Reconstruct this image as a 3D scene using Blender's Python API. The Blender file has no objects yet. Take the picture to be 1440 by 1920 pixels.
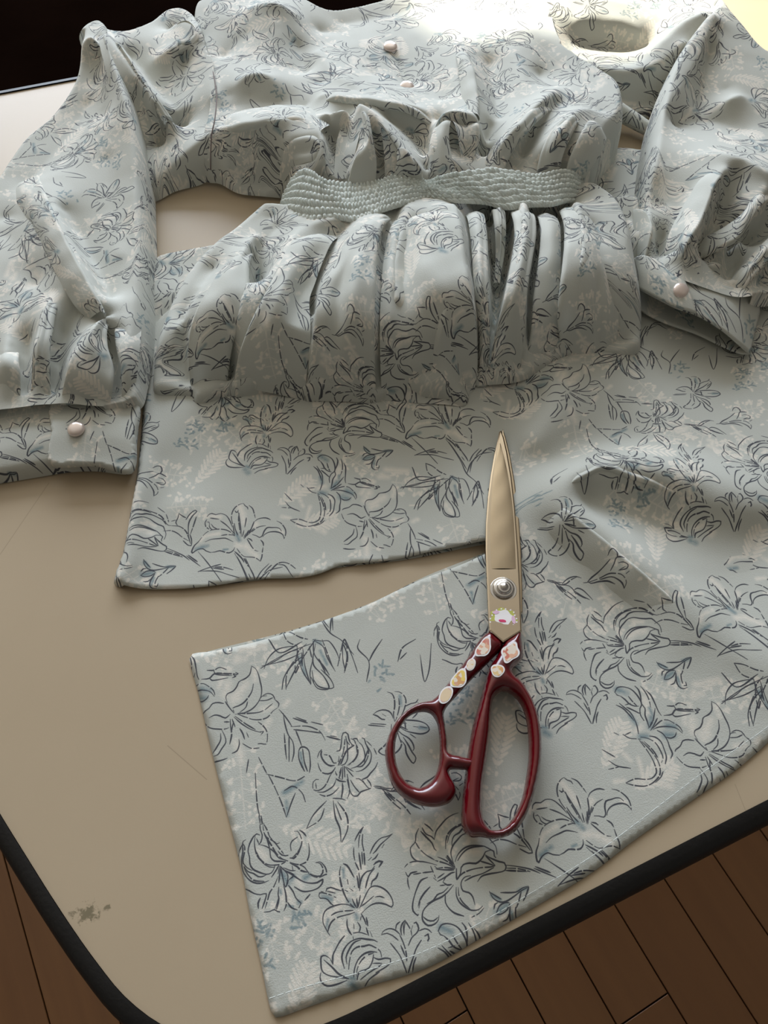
import bpy, bmesh, math, random
import numpy as np
from mathutils import Vector, Matrix
from mathutils.geometry import delaunay_2d_cdt

random.seed(7)
rng = np.random.default_rng(7)
S = bpy.context.scene
COL = S.collection

# ------------------------------------------------------------------ camera
T = 0.72            # table top height
H = 0.41            # camera height above the table
F = 1500.0          # focal length in pixels of the 1440x1920 frame
TH = math.radians(60.5)
cam_d = bpy.data.cameras.new('camera')
cam_d.sensor_fit = 'VERTICAL'
cam_d.sensor_height = 36.0
cam_d.sensor_width = 27.0
cam_d.lens = 36.0 * F / 1920.0
cam_d.clip_start = 0.01
cam = bpy.data.objects.new('camera', cam_d)
COL.objects.link(cam)
cam.location = (0, 0, T + H)
cam.rotation_euler = (math.pi / 2 - TH, 0, 0)
S.camera = cam

# ------------------------------------------------------------------ light
S.view_settings.view_transform = 'Standard'
S.view_settings.look = 'None'
S.view_settings.gamma = 1.0
S.view_settings.use_curve_mapping = False
S.view_settings.exposure = 0.0

world = bpy.data.worlds.new('world')
S.world = world
world.use_nodes = True
wn = world.node_tree
wn.nodes['Background'].inputs[0].default_value = (1.0, 0.95, 0.87, 1)
wn.nodes['Background'].inputs[1].default_value = 0.135

SUN_AZ = Vector((0.5, -0.866, 0)).normalized()
SUN_EL = math.radians(33.4)
SUN_DIR = SUN_AZ * math.cos(SUN_EL)
SUN_DIR.z = -math.sin(SUN_EL)
sun_d = bpy.data.lights.new('sun', 'SUN')
sun_d.energy = 12.0
sun_d.color = (1.0, 0.93, 0.78)
sun_d.angle = math.radians(0.6)
sun = bpy.data.objects.new('sun', sun_d)
COL.objects.link(sun)
sun.rotation_euler = SUN_DIR.to_track_quat('-Z', 'Y').to_euler()

def area(name, loc, target, sx, sy, power, color):
    d = bpy.data.lights.new(name, 'AREA')
    d.shape = 'RECTANGLE'; d.size = sx; d.size_y = sy
    d.energy = power; d.color = color
    o = bpy.data.objects.new(name, d); COL.objects.link(o)
    o.location = loc
    o.rotation_euler = (Vector(target) - Vector(loc)).to_track_quat('-Z', 'Y').to_euler()
    return o
# daylight entering through the wide window of the back wall
area('daylight_window', (-0.67, 3.12, T + 1.22), (-0.67, 0, T + 1.22), 3.3, 1.65, 190, (0.78, 0.87, 1.0))

# ------------------------------------------------------------------ helpers
def W(px, py, z=0.0):
    """photo pixel + height above the table in mm -> world x, y, z"""
    u = (px - 720.0) / F; v = (960.0 - py) / F
    dy = math.cos(TH) + v * math.sin(TH)
    dz = -math.sin(TH) + v * math.cos(TH)
    t = (z / 1000.0 - H) / dz
    return (u * t, dy * t, T + z / 1000.0)

def Wa(pts):
    return np.array([W(*p) for p in pts], float)

def catmull(P, closed=False, step=0.002, maxn=40):
    P = np.asarray(P, float); n = len(P)
    if n < 3 and not closed:
        k = max(2, int(np.linalg.norm(P[1][:2] - P[0][:2]) / step) + 1)
        t = np.linspace(0, 1, k)[:, None]
        return P[0] * (1 - t) + P[1] * t
    out = []
    m = n if closed else n - 1
    for i in range(m):
        if closed:
            p0, p1, p2, p3 = P[i - 1], P[i], P[(i + 1) % n], P[(i + 2) % n]
        else:
            p1, p2 = P[i], P[i + 1]
            p0 = P[i - 1] if i > 0 else 2 * p1 - p2
            p3 = P[i + 2] if i + 2 < n else 2 * p2 - p1
        L = np.linalg.norm(p2[:2] - p1[:2])
        k = min(maxn, max(1, int(round(L / step))))
        # centripetal-ish tension for unequal spacing
        d0 = max(np.linalg.norm(p1[:2] - p0[:2]), 1e-9); d2 = max(np.linalg.norm(p3[:2] - p2[:2]), 1e-9); L = max(L, 1e-9)
        m1 = (p2 - p0) / (d0 + L) * L; m2 = (p3 - p1) / (L + d2) * L
        for j in range(k):
            t = j / k; t2 = t * t; t3 = t2 * t
            out.append((2*t3-3*t2+1)*p1 + (t3-2*t2+t)*m1 + (-2*t3+3*t2)*p2 + (t3-t2)*m2)
    if not closed:
        out.append(P[-1])
    return np.array(out)

def inside(poly, pts):
    x, y = pts[:, 0], pts[:, 1]
    res = np.zeros(len(pts), bool)
    X, Y = poly[:, 0], poly[:, 1]
    n = len(poly)
    for i in range(n):
        j = i - 1
        if Y[i] == Y[j]: continue
        c = ((Y[i] > y) != (Y[j] > y)) & (x < (X[j] - X[i]) * (y - Y[i]) / (Y[j] - Y[i]) + X[i])
        res ^= c
    return res

def polydist(poly, pts, closed=True):
    """distance to polyline, index of the nearest segment, parameter on it"""
    A = poly; B = np.roll(poly, -1, 0)
    if not closed: A, B = poly[:-1], poly[1:]
    D = B - A; L2 = (D ** 2).sum(1) + 1e-18
    best = np.full(len(pts), 1e9); bi = np.zeros(len(pts), int); bt = np.zeros(len(pts))
    CH = 4000
    for s in range(0, len(pts), CH):
        p = pts[s:s + CH]
        r = p[:, None, :] - A[None]
        t = np.clip((r * D[None]).sum(2) / L2[None], 0, 1)
        d2 = ((r - t[..., None] * D[None]) ** 2).sum(2)
        k = d2.argmin(1); q = np.arange(len(p))
        best[s:s + CH] = np.sqrt(d2[q, k]); bi[s:s + CH] = k; bt[s:s + CH] = t[q, k]
    return best, bi, bt

def new_mesh(name, V, faces, mat, parent=None, uv=None, smooth=True):
    me = bpy.data.meshes.new(name)
    me.from_pydata([tuple(v) for v in V], [], [tuple(int(i) for i in f) for f in faces])
    if smooth:
        me.polygons.foreach_set('use_smooth', [True] * len(me.polygons))
    if uv is not None:
        ul = me.uv_layers.new(name='fabric')
        idx = np.empty(len(me.loops), np.int32); me.loops.foreach_get('vertex_index', idx)
        ul.data.foreach_set('uv', np.asarray(uv, np.float32)[idx].ravel())
    me.materials.append(mat)
    me.update()
    o = bpy.data.objects.new(name, me); COL.objects.link(o)
    if parent is not None: o.parent = parent
    return o

def empty(name, loc, label=None, cat=None, group=None):
    o = bpy.data.objects.new(name, None); COL.objects.link(o)
    o.location = loc; o.empty_display_size = 0.05
    if label: o['label'] = label
    if cat: o['category'] = cat
    if group: o['group'] = group
    return o

def box(name, lo, hi, mat, parent=None, bevel=0.0):
    bm = bmesh.new()
    bmesh.ops.create_cube(bm, size=1.0)
    for v in bm.verts:
        v.co = Vector([(lo[i] + hi[i]) / 2 + v.co[i] * (hi[i] - lo[i]) for i in range(3)])
    if bevel:
        bmesh.ops.bevel(bm, geom=bm.edges[:], offset=bevel, segments=3, affect='EDGES', profile=0.5)
    me = bpy.data.meshes.new(name); bm.to_mesh(me); bm.free()
    me.materials.append(mat)
    if bevel: me.polygons.foreach_set('use_smooth', [True] * len(me.polygons))
    o = bpy.data.objects.new(name, me); COL.objects.link(o)
    if parent is not None: o.parent = parent
    return o

def mat_new(name):
    m = bpy.data.materials.new(name); m.use_nodes = True
    return m, m.node_tree, m.node_tree.nodes['Principled BSDF']

def node(nt, t, **kw):
    n = nt.nodes.new(t)
    for k, v in kw.items(): setattr(n, k, v)
    return n
# ------------------------------------------------------------------ the lily print of the fabric
# one repeat of the print, drawn by code: line strokes (R), cream brush marks (G), teal brush marks (B)
LA = np.array([0.2330, 0.2682]) * H          # repeat vectors of the print on the cloth
LB = np.array([0.5826, -0.0461]) * H
LM = np.stack([LA, LB], 1); LMI = np.linalg.inv(LM)
UP_ROT = math.radians(16.7)                  # the cut-off flap lies turned by this much
def pl(px, py): return np.array(W(px, py, 1.5)[:2])
A_UP, A_LOW = pl(451, 1016), pl(1096, 1555)
def R2(a): return np.array([[math.cos(a), -math.sin(a)], [math.sin(a), math.cos(a)]])

MOTIFS = dict(
 openlily=(350, 920, 6.857, 1, """620,590 600,460 580,370 590,290 630,225 690,185 735,175;735,175 755,205 785,225 792,250;805,200 850,240 870,300 885,360;
870,410 850,460 820,530 780,590;665,285 680,340 690,430 700,520 705,600;678,300 672,380 680,470 690,560;625,270 640,290 660,285 668,262;615,430 630,510 660,580;
770,360 765,400 750,480;740,520 720,600;760,560 735,620;800,520 750,610;830,500 790,560 745,625;870,490 800,570;590,480 560,400 510,330 440,308 380,322 330,308 290,322 268,350;
265,385 242,420 250,470 290,505;262,415 290,415 300,440;300,435 295,470 320,505 345,515;320,440 350,480 400,505;310,365 420,380;440,400 510,450 570,510 620,570;
215,585 260,545 330,515 420,505 510,515 570,545 620,590;195,610 150,665 110,700 85,735 65,790 75,805 110,780 150,760 210,752 250,780 310,802;
310,802 370,795 430,780 490,798 550,808 600,780 620,740;240,665 320,635 420,625 500,620 550,640 600,665;450,585 520,575 600,580 620,590;
650,755 690,810 740,855 800,862 850,865 900,880 950,918;950,918 970,860 975,800 985,740;990,720 985,680 955,645;780,630 810,680 840,730 880,775 920,790;790,620 830,640 845,660;
880,405 920,375 990,360 1040,365 1080,385;1160,400 1210,425 1250,470 1275,520 1275,570 1255,630;1255,630 1240,580 1200,550 1130,538 1060,545 1010,570 980,605;
850,575 900,590 940,612 975,590 1000,530 1040,485 1100,485 1160,485 1200,500 1220,530;840,540 900,490 960,468 1020,460;620,790 680,845 720,890 740,930;740,880 800,990;
760,880 820,1010 860,1090 880,1150;800,1080 830,1140;150,1050 240,1015 330,985 440,955;160,1045 300,1040 420,1050 540,1090 680,1130;330,1000 480,1020;370,990 480,995 600,1030;
150,790 260,920 380,1080 450,1180;0,840 180,980;20,830 140,920;900,1150 960,1050 1060,950;950,1150 1020,1040 1110,950;1000,1150 1080,1040 1170,950 1240,930 1320,950 1400,1010;1180,960 1260,970 1340,1080 1370,1120""",
  "690,220 720,300 740,420@55;300,340 440,350@40;420,560 250,590 180,650@35;900,440 870,470@45;1200,520 1240,550@30;660,710 760,720 900,850@60",
  "130,755 190,735 270,715@38;640,570 680,650@40;480,768 530,762@22"),
 biglily=(1060, 1110, 6.0, 0, """550,430 545,360 560,300 610,250 680,215 760,200 840,210 900,240 950,275 1000,295 1030,290;560,380 575,310 620,255 680,225 730,218;
615,420 605,370 620,320 670,290 700,255 760,235 830,240 890,250 960,290;660,590 620,510 605,460 620,400 660,350 700,310 760,295 830,310 890,320 950,325 990,360 1030,395 1050,430 1060,475;
655,540 670,490 700,450 740,420 800,402 870,400 930,408 990,435 1025,450 1035,490 1050,505;680,530 710,480 760,435 830,412 920,408;
675,600 680,650 690,690 720,640 720,590 740,565 800,552 860,555 900,530 930,490 945,455 1000,440;700,680 740,640 800,615 860,600 930,590 1010,585 1050,575;
945,480 980,500 1030,520 1090,540 1140,550 1160,580 1150,615 1100,630 1000,645 930,665 895,710;950,490 1000,530 1050,570;900,535 980,555 1050,575;770,705 840,670 940,640 1040,590;
1160,570 1260,580 1400,605 1500,640;1160,595 1280,600 1400,625;1160,615 1280,620 1370,625;430,350 440,280 480,225 530,170 590,135 640,120;750,125 860,158;890,175 940,220 975,255;
290,280 350,330 410,380 440,430 460,445;300,250 340,300 400,325 430,350;320,215 370,245 410,280;265,255 245,310 245,370 205,420 210,460 230,500 280,535 340,540 420,555 480,570;
245,370 290,425 360,480 440,520;380,490 450,525;165,590 190,560 240,540 290,538;180,630 210,670 230,640 290,625;205,680 215,730 235,775;260,648 330,638;350,635 450,625;
660,590 600,550 540,520 480,500;655,595 580,560 460,530;660,600 560,590 470,600;650,610 560,610 480,605;640,560 590,510 560,475;640,570 560,500;420,580 450,630 480,680;460,680 490,700;490,600 460,580;
640,630 560,680 500,710;560,640 500,680;580,740 530,745;555,715 580,670 620,640 660,630;555,715 600,740 640,735;400,675 340,700 310,760 290,830 280,900 290,960 340,1000 345,990;
345,940 355,860 400,790 450,740;335,920 350,860 390,800 430,760;660,740 620,790 560,840 490,870 430,910 390,960 385,1010 400,1050 450,1085 510,1075 545,1040 548,1000;395,1010 440,1040 500,1045 540,1015;
610,760 570,800 510,825 480,870 420,900;590,820 600,890 640,940 700,980 790,1005;690,760 700,830 740,890 800,930 860,955 930,950 965,920;710,760 725,830 770,890 840,940;980,935 940,980 870,1015;
820,660 770,670 740,700 735,740 760,790 820,805 860,840 890,910;
1030,130 1050,180 1060,240 1100,270;1030,130 1090,150 1140,160;1155,180 1160,100 1190,45 1215,55 1200,120 1205,190 1230,250 1310,370;1250,120 1280,220 1310,330;1000,240 1040,215;
1040,290 1120,275 1190,290 1250,320 1310,370 1400,460;985,380 1060,350 1150,358 1240,390 1340,415;1310,340 1370,400 1405,465 1370,468 1280,430;
1020,795 1060,850 1130,885 1190,880 1260,840 1330,790 1400,755;1130,805 1280,800 1340,765 1395,750;1020,800 1080,830 1140,860;1080,945 1085,905 1110,890;1105,990 1130,920 1180,890 1220,890;
1105,990 1150,990 1210,950 1230,900;1180,1050 1220,1030 1235,970;1235,920 1240,1000 1270,1070 1320,1095 1365,1080;1290,930 1300,1000 1330,1060 1355,1060 1345,1020;1400,760 1380,830 1350,890;1330,800 1310,900 1290,950""",
  "720,500 800,450 880,450@50;760,340 860,350@30;1160,1010 1210,1000@30;1270,900 1290,990@28;60,280 140,330@40;120,210 90,300@45;480,120 560,160@26",
  "1050,825 1130,865@26;1120,970 1200,915@45;1255,970 1290,1080@22;1310,790 1380,768@26"),
 turklily=(440, 1530, 7.2, 0, """330,0 350,120;360,0 380,100 400,110;345,125 400,105;345,125 350,190 375,260 360,350 330,390;400,120 440,190 480,290 540,350 570,380 610,365;
400,230 430,290 520,340 590,420 660,510;385,130 400,230 440,310 500,400 560,500 640,580 720,610;430,290 460,380 480,480 490,560 540,610 620,615 690,620;330,390 390,400 440,420 490,450 540,490 600,570 680,600;
340,260 300,245 260,280 225,340 200,400 185,480 205,560 210,650 250,720 330,760 430,790 500,770 540,700 550,660;280,280 270,360 280,450 310,540 370,610 450,660 560,665 640,650 690,620;
300,310 330,380;300,490 340,580 400,650 470,690 540,695;155,325 120,345 110,400 115,480 100,560 95,650 110,740 150,810 220,880 300,910 380,905 465,875;110,370 140,420 135,500 115,600 130,690 180,790 260,870 400,885;
60,480 100,400;45,570 60,490;120,640 170,700 240,740;130,680 180,750 260,780 320,820 380,820 440,790;850,290 780,340 755,400 765,470 750,520 690,540 640,530 590,480;
810,210 850,210 890,270 910,350 890,430 840,510 770,575;890,440 850,520 800,575 750,570;880,195 930,230 965,275;1000,370 1010,460 1000,560 960,630 880,660;
750,630 830,655 890,665 950,700 1000,770 1080,810 1160,815 1190,770 1190,700 1150,640 1095,635;1100,630 1150,620 1200,660 1235,720 1240,790 1210,800 1150,830 1080,825 1000,780;750,640 850,690 900,740 980,760;
690,750 770,790 860,850 930,890 1020,910 1120,900 1190,860 1180,920 1120,980 1020,1015 920,1020 810,960;660,700 760,740 820,740;780,680 790,740;600,670 560,740 500,830;610,680 590,780;
620,680 640,780 690,960 730,870;630,690 720,800 700,950;620,700 600,900;640,720 800,800 740,860;730,940 790,1020 830,1110 900,1180;900,1180 870,1240;950,1140 1020,1060;
660,920 690,1040 700,1120 700,1200 670,1280;590,820 530,960 480,1030 450,1130 415,1250;600,960 590,1060 600,1120 570,1260;600,1100 550,1260;720,1170 770,1240 850,1270;
400,1300 480,1290 540,1265 580,1290 640,1300;130,980 200,1010 270,1050 350,1065 430,1050 410,1150 375,1250;350,1110 320,1180 325,1250""",
  "860,880 900,950@45;700,1030 780,1180@55;930,1190 1000,1150@40;330,480 420,560@60;640,1010 660,1200@40",
  "650,790 720,900@50;950,840 1010,800@40;870,1165 900,1170@30;620,1010 630,1050@25;790,1290 840,1380@25;760,860 800,810@35"),
 leaflily=(580, 1540, 7.2, 0, """615,270 640,210 690,130 730,80;730,80 690,160 670,260 665,360;720,180 715,300 735,400 750,590;600,360 600,450 615,530;620,560 650,620 680,690;670,430 685,540 700,650;710,420 720,580;
820,440 850,370 900,290 970,230 1060,205 1120,175;1120,175 1050,240 960,320 900,400 860,440;800,530 840,490;850,525 890,500 930,440;1010,310 980,360;425,610 410,690 420,800 450,920 480,1000 530,1090 610,1170;
460,575 510,600 550,660 605,760;515,790 525,850;645,740 660,830 670,930;670,700 680,800 680,940;680,900 690,820 720,740 780,680 840,665 880,610;870,590 900,560 940,540 985,550 960,590 940,620;
880,640 820,710 790,780 760,900;930,700 900,770 850,810 835,880;680,1170 720,1090 770,980 820,900 880,875 960,890 1040,940 1090,1000 1120,1060 1130,1130 1110,1160 1040,1125 940,1105 860,1120 780,1170 710,1240;
700,1150 780,1090 870,1010;890,1025 950,1015 1010,1035;225,950 240,910 290,895 360,920 440,940;160,950 190,955;130,1010 140,970 200,970 300,1000;130,1010 150,1040 200,1040 250,1060 290,1110 330,1140;
240,945 350,970;335,1020 360,1030;610,1170 530,1130 440,1120 350,1140 270,1170 210,1220 185,1300 190,1380 220,1440 250,1500 280,1540;250,1500 270,1420 310,1350 380,1300 460,1275 560,1250 610,1230;
300,1270 360,1235 450,1215 590,1205;510,1320 510,1400 530,1470 570,1530;650,1360 690,1430 670,1500;600,1390 605,1450;700,1250 740,1320 770,1400;770,1300 790,1410;690,1330 700,1290;770,1440 800,1540;820,1490 850,1560;
590,1510 680,1500 780,1530;590,1560 600,1600;580,1050 600,1100 640,1170;640,1050 655,1170;690,1000 660,1160;560,920 590,940;480,930 520,950;610,880 612,885;545,905 550,910""",
  "520,690 540,850@50;840,980 980,960@60;870,720 830,810@35;400,1010 470,1060@40;290,1300 320,1280@30;570,1320 600,1420@40;1040,1060 1080,1100@40",
  "458,650 468,760@26;190,1015 300,1055@34;540,1080 610,1160@42;630,1260 640,1310@32;255,1330 232,1430@24"),
 droplily=(540, 1340, 7.2, 0, """660,500 700,490 720,400 730,300 745,255 780,245 810,270 820,320 840,380 870,410;770,340 760,440 740,540 700,640 680,690;780,300 800,400 800,480 750,580 720,670;790,350 830,410 890,415;
690,570 680,640 620,660 590,610 560,560 490,545;455,480 445,540 470,610 520,670 580,700 630,690;460,500 450,560 500,650 560,685 620,690;400,585 420,520 455,475;
850,330 890,345 910,390 890,420 830,460 780,510 740,600 700,690;910,390 940,450 940,540 900,620 820,690;880,330 930,330 950,370;920,420 935,540 880,630 800,690;800,430 805,600 770,670 720,690;
960,380 1000,420 1030,500 1040,590 990,660 920,710 850,730;1000,320 1030,330 1050,400 1090,460 1125,540 1110,640 1060,710 990,760 920,775;1060,420 1090,500 1060,620 1000,700 940,710;1080,480 1040,600 1030,680;
1060,360 1130,430;1160,460 1195,540;1210,650 1180,720 1110,800 1070,850 1000,880;405,660 430,740 470,790 540,805 600,780 640,720;640,770 660,820 700,790 720,720;
620,760 570,830 530,920 480,990 410,1030 350,1020 335,970 345,910 380,880 415,880;375,930 385,1000;650,880 620,960 560,1010 480,1050 400,1050;430,1080 500,1105 590,1080 660,1020 710,960;735,930 740,1010 720,1140;
610,1135 720,1140 780,1160;800,880 820,960 830,1060 800,1140;740,700 735,880;760,700 770,880;720,750 690,870;650,870 700,900 780,910;680,850 720,880;770,710 880,840;780,710 880,770;
800,810 820,930 840,1040 880,1100 940,1100 980,1050 1060,1020 1115,1000 1090,1000 1020,920 960,870 920,870;845,890 900,980 960,1050;1000,880 1060,970;1070,880 1110,930 1125,980;525,300 600,320 705,345;575,292 660,305;
1160,970 1240,975 1330,1000 1400,1000;1240,975 1310,1050 1440,1170;1330,1040 1430,1120""",
  "860,440 880,560@60;990,460 1000,600@40;930,900 1040,960@60;1000,1120 1180,1080@60;1150,880 1100,850@40;800,200 940,200@40", ""),
 starlily=(960, 930, 6.545, 0, """460,160 510,175 540,220 555,300 550,370 570,440;540,155 590,160 640,190 670,240 665,310 640,380 590,450;590,220 605,300 590,400 575,440;330,375 370,345 430,330 490,340 530,370 550,410;
330,375 380,390 430,420 490,420;430,370 470,390;660,300 730,270 780,260 800,230;800,260 830,300 800,370 760,410;790,300 720,360 650,400 590,450;820,310 770,360;590,450 650,430 740,430 840,440 920,470 955,520 920,550 860,560 760,545 700,530 620,490;
780,490 830,495;850,490 930,500;540,470 540,560 520,630 480,680 430,725 470,755 540,765 600,750 650,710 670,660 640,600 600,520 570,480;570,500 590,640;590,660 550,710;600,510 660,560 740,600 790,650 810,700 800,720;
680,590 740,660 790,730 840,790 820,840 780,810 730,740 710,670 660,620;580,450 700,460;590,470 720,520;600,480 650,500;680,440 700,520;750,560 820,600;290,475 470,490;310,460 480,470;
430,1070 530,1085 600,1105 680,1110 740,1150 780,1210;600,1105 650,1050 710,1015 780,1005 840,1025;600,1105 660,1090 720,1040 790,1010;540,1120 640,1210 750,1285;580,1130 700,1200 780,1260 840,1320;
760,1160 800,1140 860,1160 930,1220 990,1280;770,1180 850,1230 950,1275;780,1200 900,1260;920,1070 960,1030 1040,980 1090,940 1140,890;
870,1080 930,1075 1000,1060 1080,1040 1150,1025 1220,1035 1280,1050 1330,1090 1355,1140 1340,1190;920,1070 960,1090 1050,1080 1140,1090 1230,1135;1160,1000 1190,940 1210,880 1250,875 1305,885;
1220,880 1215,830 1170,785 1130,800 1110,850;1240,935 1290,930 1350,965 1340,1000 1260,1010;1250,1010 1320,980;1340,1050 1370,1030;1060,1060 1180,1060 1260,1100 1310,1140 1340,1190""",
  "1080,1130 1160,1260@30;1120,1250 1260,1330@30;1060,1270 1200,1230@26;340,1100 400,1060@50;420,1170 320,1210@50;740,1380 800,1400@45", "600,200 625,290@24;850,500 930,510@28"),
 bellpetal=(360, 1230, 5.538, 0, """370,490 355,440 370,400 430,370 470,320 490,275 550,240 600,200 620,120;500,265 560,240 610,190;620,110 660,135 690,190 710,270 725,340 720,420 680,500 620,560 530,600 450,610;
640,295 625,370 590,430 540,490 480,525 430,545 440,590;580,480 560,540 500,590;350,480 390,540 440,600;330,500 280,490 220,500 180,550 120,590 110,605;180,650 240,620 300,630 350,650 400,610;
110,660 150,720 200,755 280,765 340,765 385,750;340,690 390,690;700,460 730,425 780,420;700,470 780,465 840,440;740,415 790,395 840,410 865,460;870,465 905,500 895,540;480,600 600,600 700,590 760,565;760,565 840,500;
480,610 560,640 640,665 720,665 790,640 840,580 890,545;440,640 520,710 620,770 720,800;450,630 560,710 660,770;710,790 745,790 720,820;690,690 740,730 780,790 785,870 770,920 720,915 660,920;500,760 530,810 550,870;570,800 590,850;
400,660 405,740 415,820 395,920;420,660 450,740;430,700 410,800;490,870 495,920 470,990 420,1015;530,915 570,940 620,965 700,960;310,770 345,840 355,900 310,970 270,1030 225,1040;300,810 300,880 260,950 215,1010;
230,1100 300,1090 370,1065;905,560 950,610 1010,690 1040,740;950,600 965,700 1000,820 1050,900 1060,1010 1040,1100;960,810 975,1000 985,1080;1010,840 1010,1100;1030,740 1100,735 1200,735 1280,760 1340,800 1385,880;
1060,770 1200,785 1340,805;1050,650 1200,700;1080,640 1210,690;1240,690 1360,720;1080,780 1120,880 1140,940;1110,990 1130,955 1170,950 1210,980 1225,1050 1230,1150 1220,1210;1110,990 1110,1060 1130,1120 1170,1200;1150,970 1170,1110 1200,1200;
160,155 230,155 290,125 380,155;230,160 250,195 420,210;260,180 460,195;455,175 480,190 460,205""",
  "440,440 560,300@60;740,560 830,540@40;650,160 660,260@40;460,900 500,1000 520,1100@50;330,200 290,330@40;800,680 760,760@40;1000,480 960,520@35;400,140 380,180@30;470,20 540,40@40;880,320 1000,280@14", "1130,1010 1150,1150@18;110,350 180,360@45"),
 irislily=(1140, 1260, 4.8, 0, """60,185 80,145 130,135 200,155 250,200 290,260 300,300 285,330 290,390 320,440;60,185 80,210 110,220;110,220 150,250 190,290 240,310 275,310;180,220 220,270 260,310;
100,285 140,320 200,370 240,440 260,500 270,560;70,300 130,330 180,380 230,440;150,300 200,285;165,320 230,350 290,380;240,130 270,160 290,220 300,290 330,330 330,390 350,450 365,500;290,130 330,180 365,250 380,320;
340,170 380,210 420,290 450,360 475,395;420,330 410,400 395,460 360,510;440,420 410,480 380,530;370,500 400,440;400,510 440,470 480,440 530,435 590,465 640,500 665,540;400,520 450,500 530,495 610,510 665,555;
610,545 600,580 560,600 520,590;440,530 490,560 530,620 550,680 575,740 560,780;370,580 420,590 470,630 500,700 520,770 510,830;290,590 350,600 420,640 470,720 490,780 475,820;130,565 190,600 250,605 290,610;150,570 200,545;50,550 90,570;
280,620 340,700 390,780 420,850 430,910 390,960 330,970 240,965 160,1000;300,630 370,700 430,780 460,850 460,930 400,1000 330,1030 240,1025 160,1005;320,630 400,710 450,790;490,900 470,950 420,1000;
0,800 80,850 200,870;0,880 90,860;-60,700 60,770;500,395 570,385 600,345 660,340 740,350;570,380 600,405 740,380;780,350 805,365 780,380""",
  "330,250 370,400@45;250,540 290,500@35;240,1000 350,990@30;410,610 450,660@30;270,780 310,950@24;140,740 200,800@26;60,990 140,980@26;480,1010 560,1030@40;750,440 760,540@50;860,600 900,560@40;760,220 840,200@40;880,130 950,110@26;40,600 100,660@50",
  "80,160 160,190@36;200,400 250,470@26;385,410 375,500@34;290,585 345,580@34;515,570 580,570@42;370,330 400,400@20"),
 nodlily=(680, 760, 3.6, 1, """425,400 440,460 490,500;425,400 470,420 520,460 560,480;270,570 310,520 370,490 430,490 490,500;300,555 370,540 430,520 490,520;370,710 390,640 430,590 480,560;375,700 430,640 490,580;
490,500 480,560 490,640 520,720;520,520 510,620 520,720 530,660 560,600;540,720 545,650;560,520 560,580;590,490 640,510 680,520 710,580 720,640;600,500 640,540 650,600 680,690;590,500 580,570 620,650 640,700;
540,690 560,740 620,770 650,770 640,720 600,660;600,600 620,680;740,700 740,640 760,560 770,620 735,700;560,240 620,320 660,390 700,480 760,540 810,630;580,260 650,360 700,450;720,470 740,390 790,340 870,320;700,480 730,400 780,350""",
  "560,680 600,740@26;740,620 750,660@14;160,440 300,450@30;640,560 660,600@20", "490,560 500,660@14;620,560 640,640@14;600,500 630,520@18"),
 trumpet=(590, 1680, 6.26, 0, """785,455 800,420 850,390 900,385 950,405 1000,450;785,455 850,440 920,470 980,520;950,400 960,340 1000,305;1020,460 1010,390 1030,320 1060,290 1050,380 1050,460;1040,320 1045,440;1060,290 1100,350 1130,410 1140,470;
1130,410 1150,350;1165,320 1190,310 1220,380 1200,430 1140,490 1100,580;1225,410 1290,385 1340,400 1370,430;1290,470 1330,450 1340,500 1310,550;890,555 950,630 1000,700 1040,790 1080,900;1000,460 1040,550 1070,650 1080,760;
1010,580 1060,700;1250,520 1190,620 1150,740 1120,830 1100,900;1190,720 1160,800 1150,890;
350,470 300,530 240,640 215,700 215,800;185,740 130,700 80,710 75,780 90,880 160,930 260,950 400,970;110,750 200,830 290,920 400,970;75,900 65,960 90,1020 150,1055 250,1040 380,990;190,750 215,800;
350,850 320,720 350,620 420,540 520,500 620,510 700,520 735,540;380,800 370,720 400,640 460,550 540,515;400,860 410,760 440,650 500,600 580,590 640,575 720,610 770,650 785,715;460,950 470,850 510,750 580,680 660,655 730,660;
490,940 500,860 540,770 610,700 690,670;500,980 520,900 590,870 640,840 680,760 690,690;690,720 750,745 830,730 890,740 890,780 840,830 720,900;680,790 790,790;540,980 640,900 780,810;590,1060 640,980 760,890""",
  "120,850 220,900@60;110,990 200,1000@50;540,800 640,760@50;740,940 780,900@50;280,700 300,800@40", "430,1030 490,1080@50;420,960 470,970@30"),
 leafpair=(300, 1200, 2.4, 0, """660,850 690,790 750,725;660,850 720,810 740,760;780,725 790,800 810,850 815,910;800,730 840,790 845,850 820,910;790,740 820,820;490,0 540,60 640,10;455,130 520,90 600,50 680,20;460,120 560,95 640,60;550,225 560,170 600,110 650,70;
700,0 640,90 610,150 620,60 660,20;700,20 690,110 740,170 760,220 710,220 680,170;730,0 760,80 780,130;640,60 640,120;800,120 830,0 845,80 830,150;835,0 870,90 890,150;930,190 940,100 890,40 900,0;940,100 960,60 1000,0;
1070,100 1090,40 1150,0;1080,90 1110,60;1170,70 1190,190 1210,140 1220,20;490,610 520,670 550,740 570,800;480,605 540,620 610,635 660,610;560,680 600,660 640,690 655,730;570,800 590,740 610,690;430,600 440,750 460,830;390,600 400,540;445,530 480,600""",
  "810,760 825,850@10;690,800 720,770@8", "560,690 640,640@14;570,730 575,790@10"),
)
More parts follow.
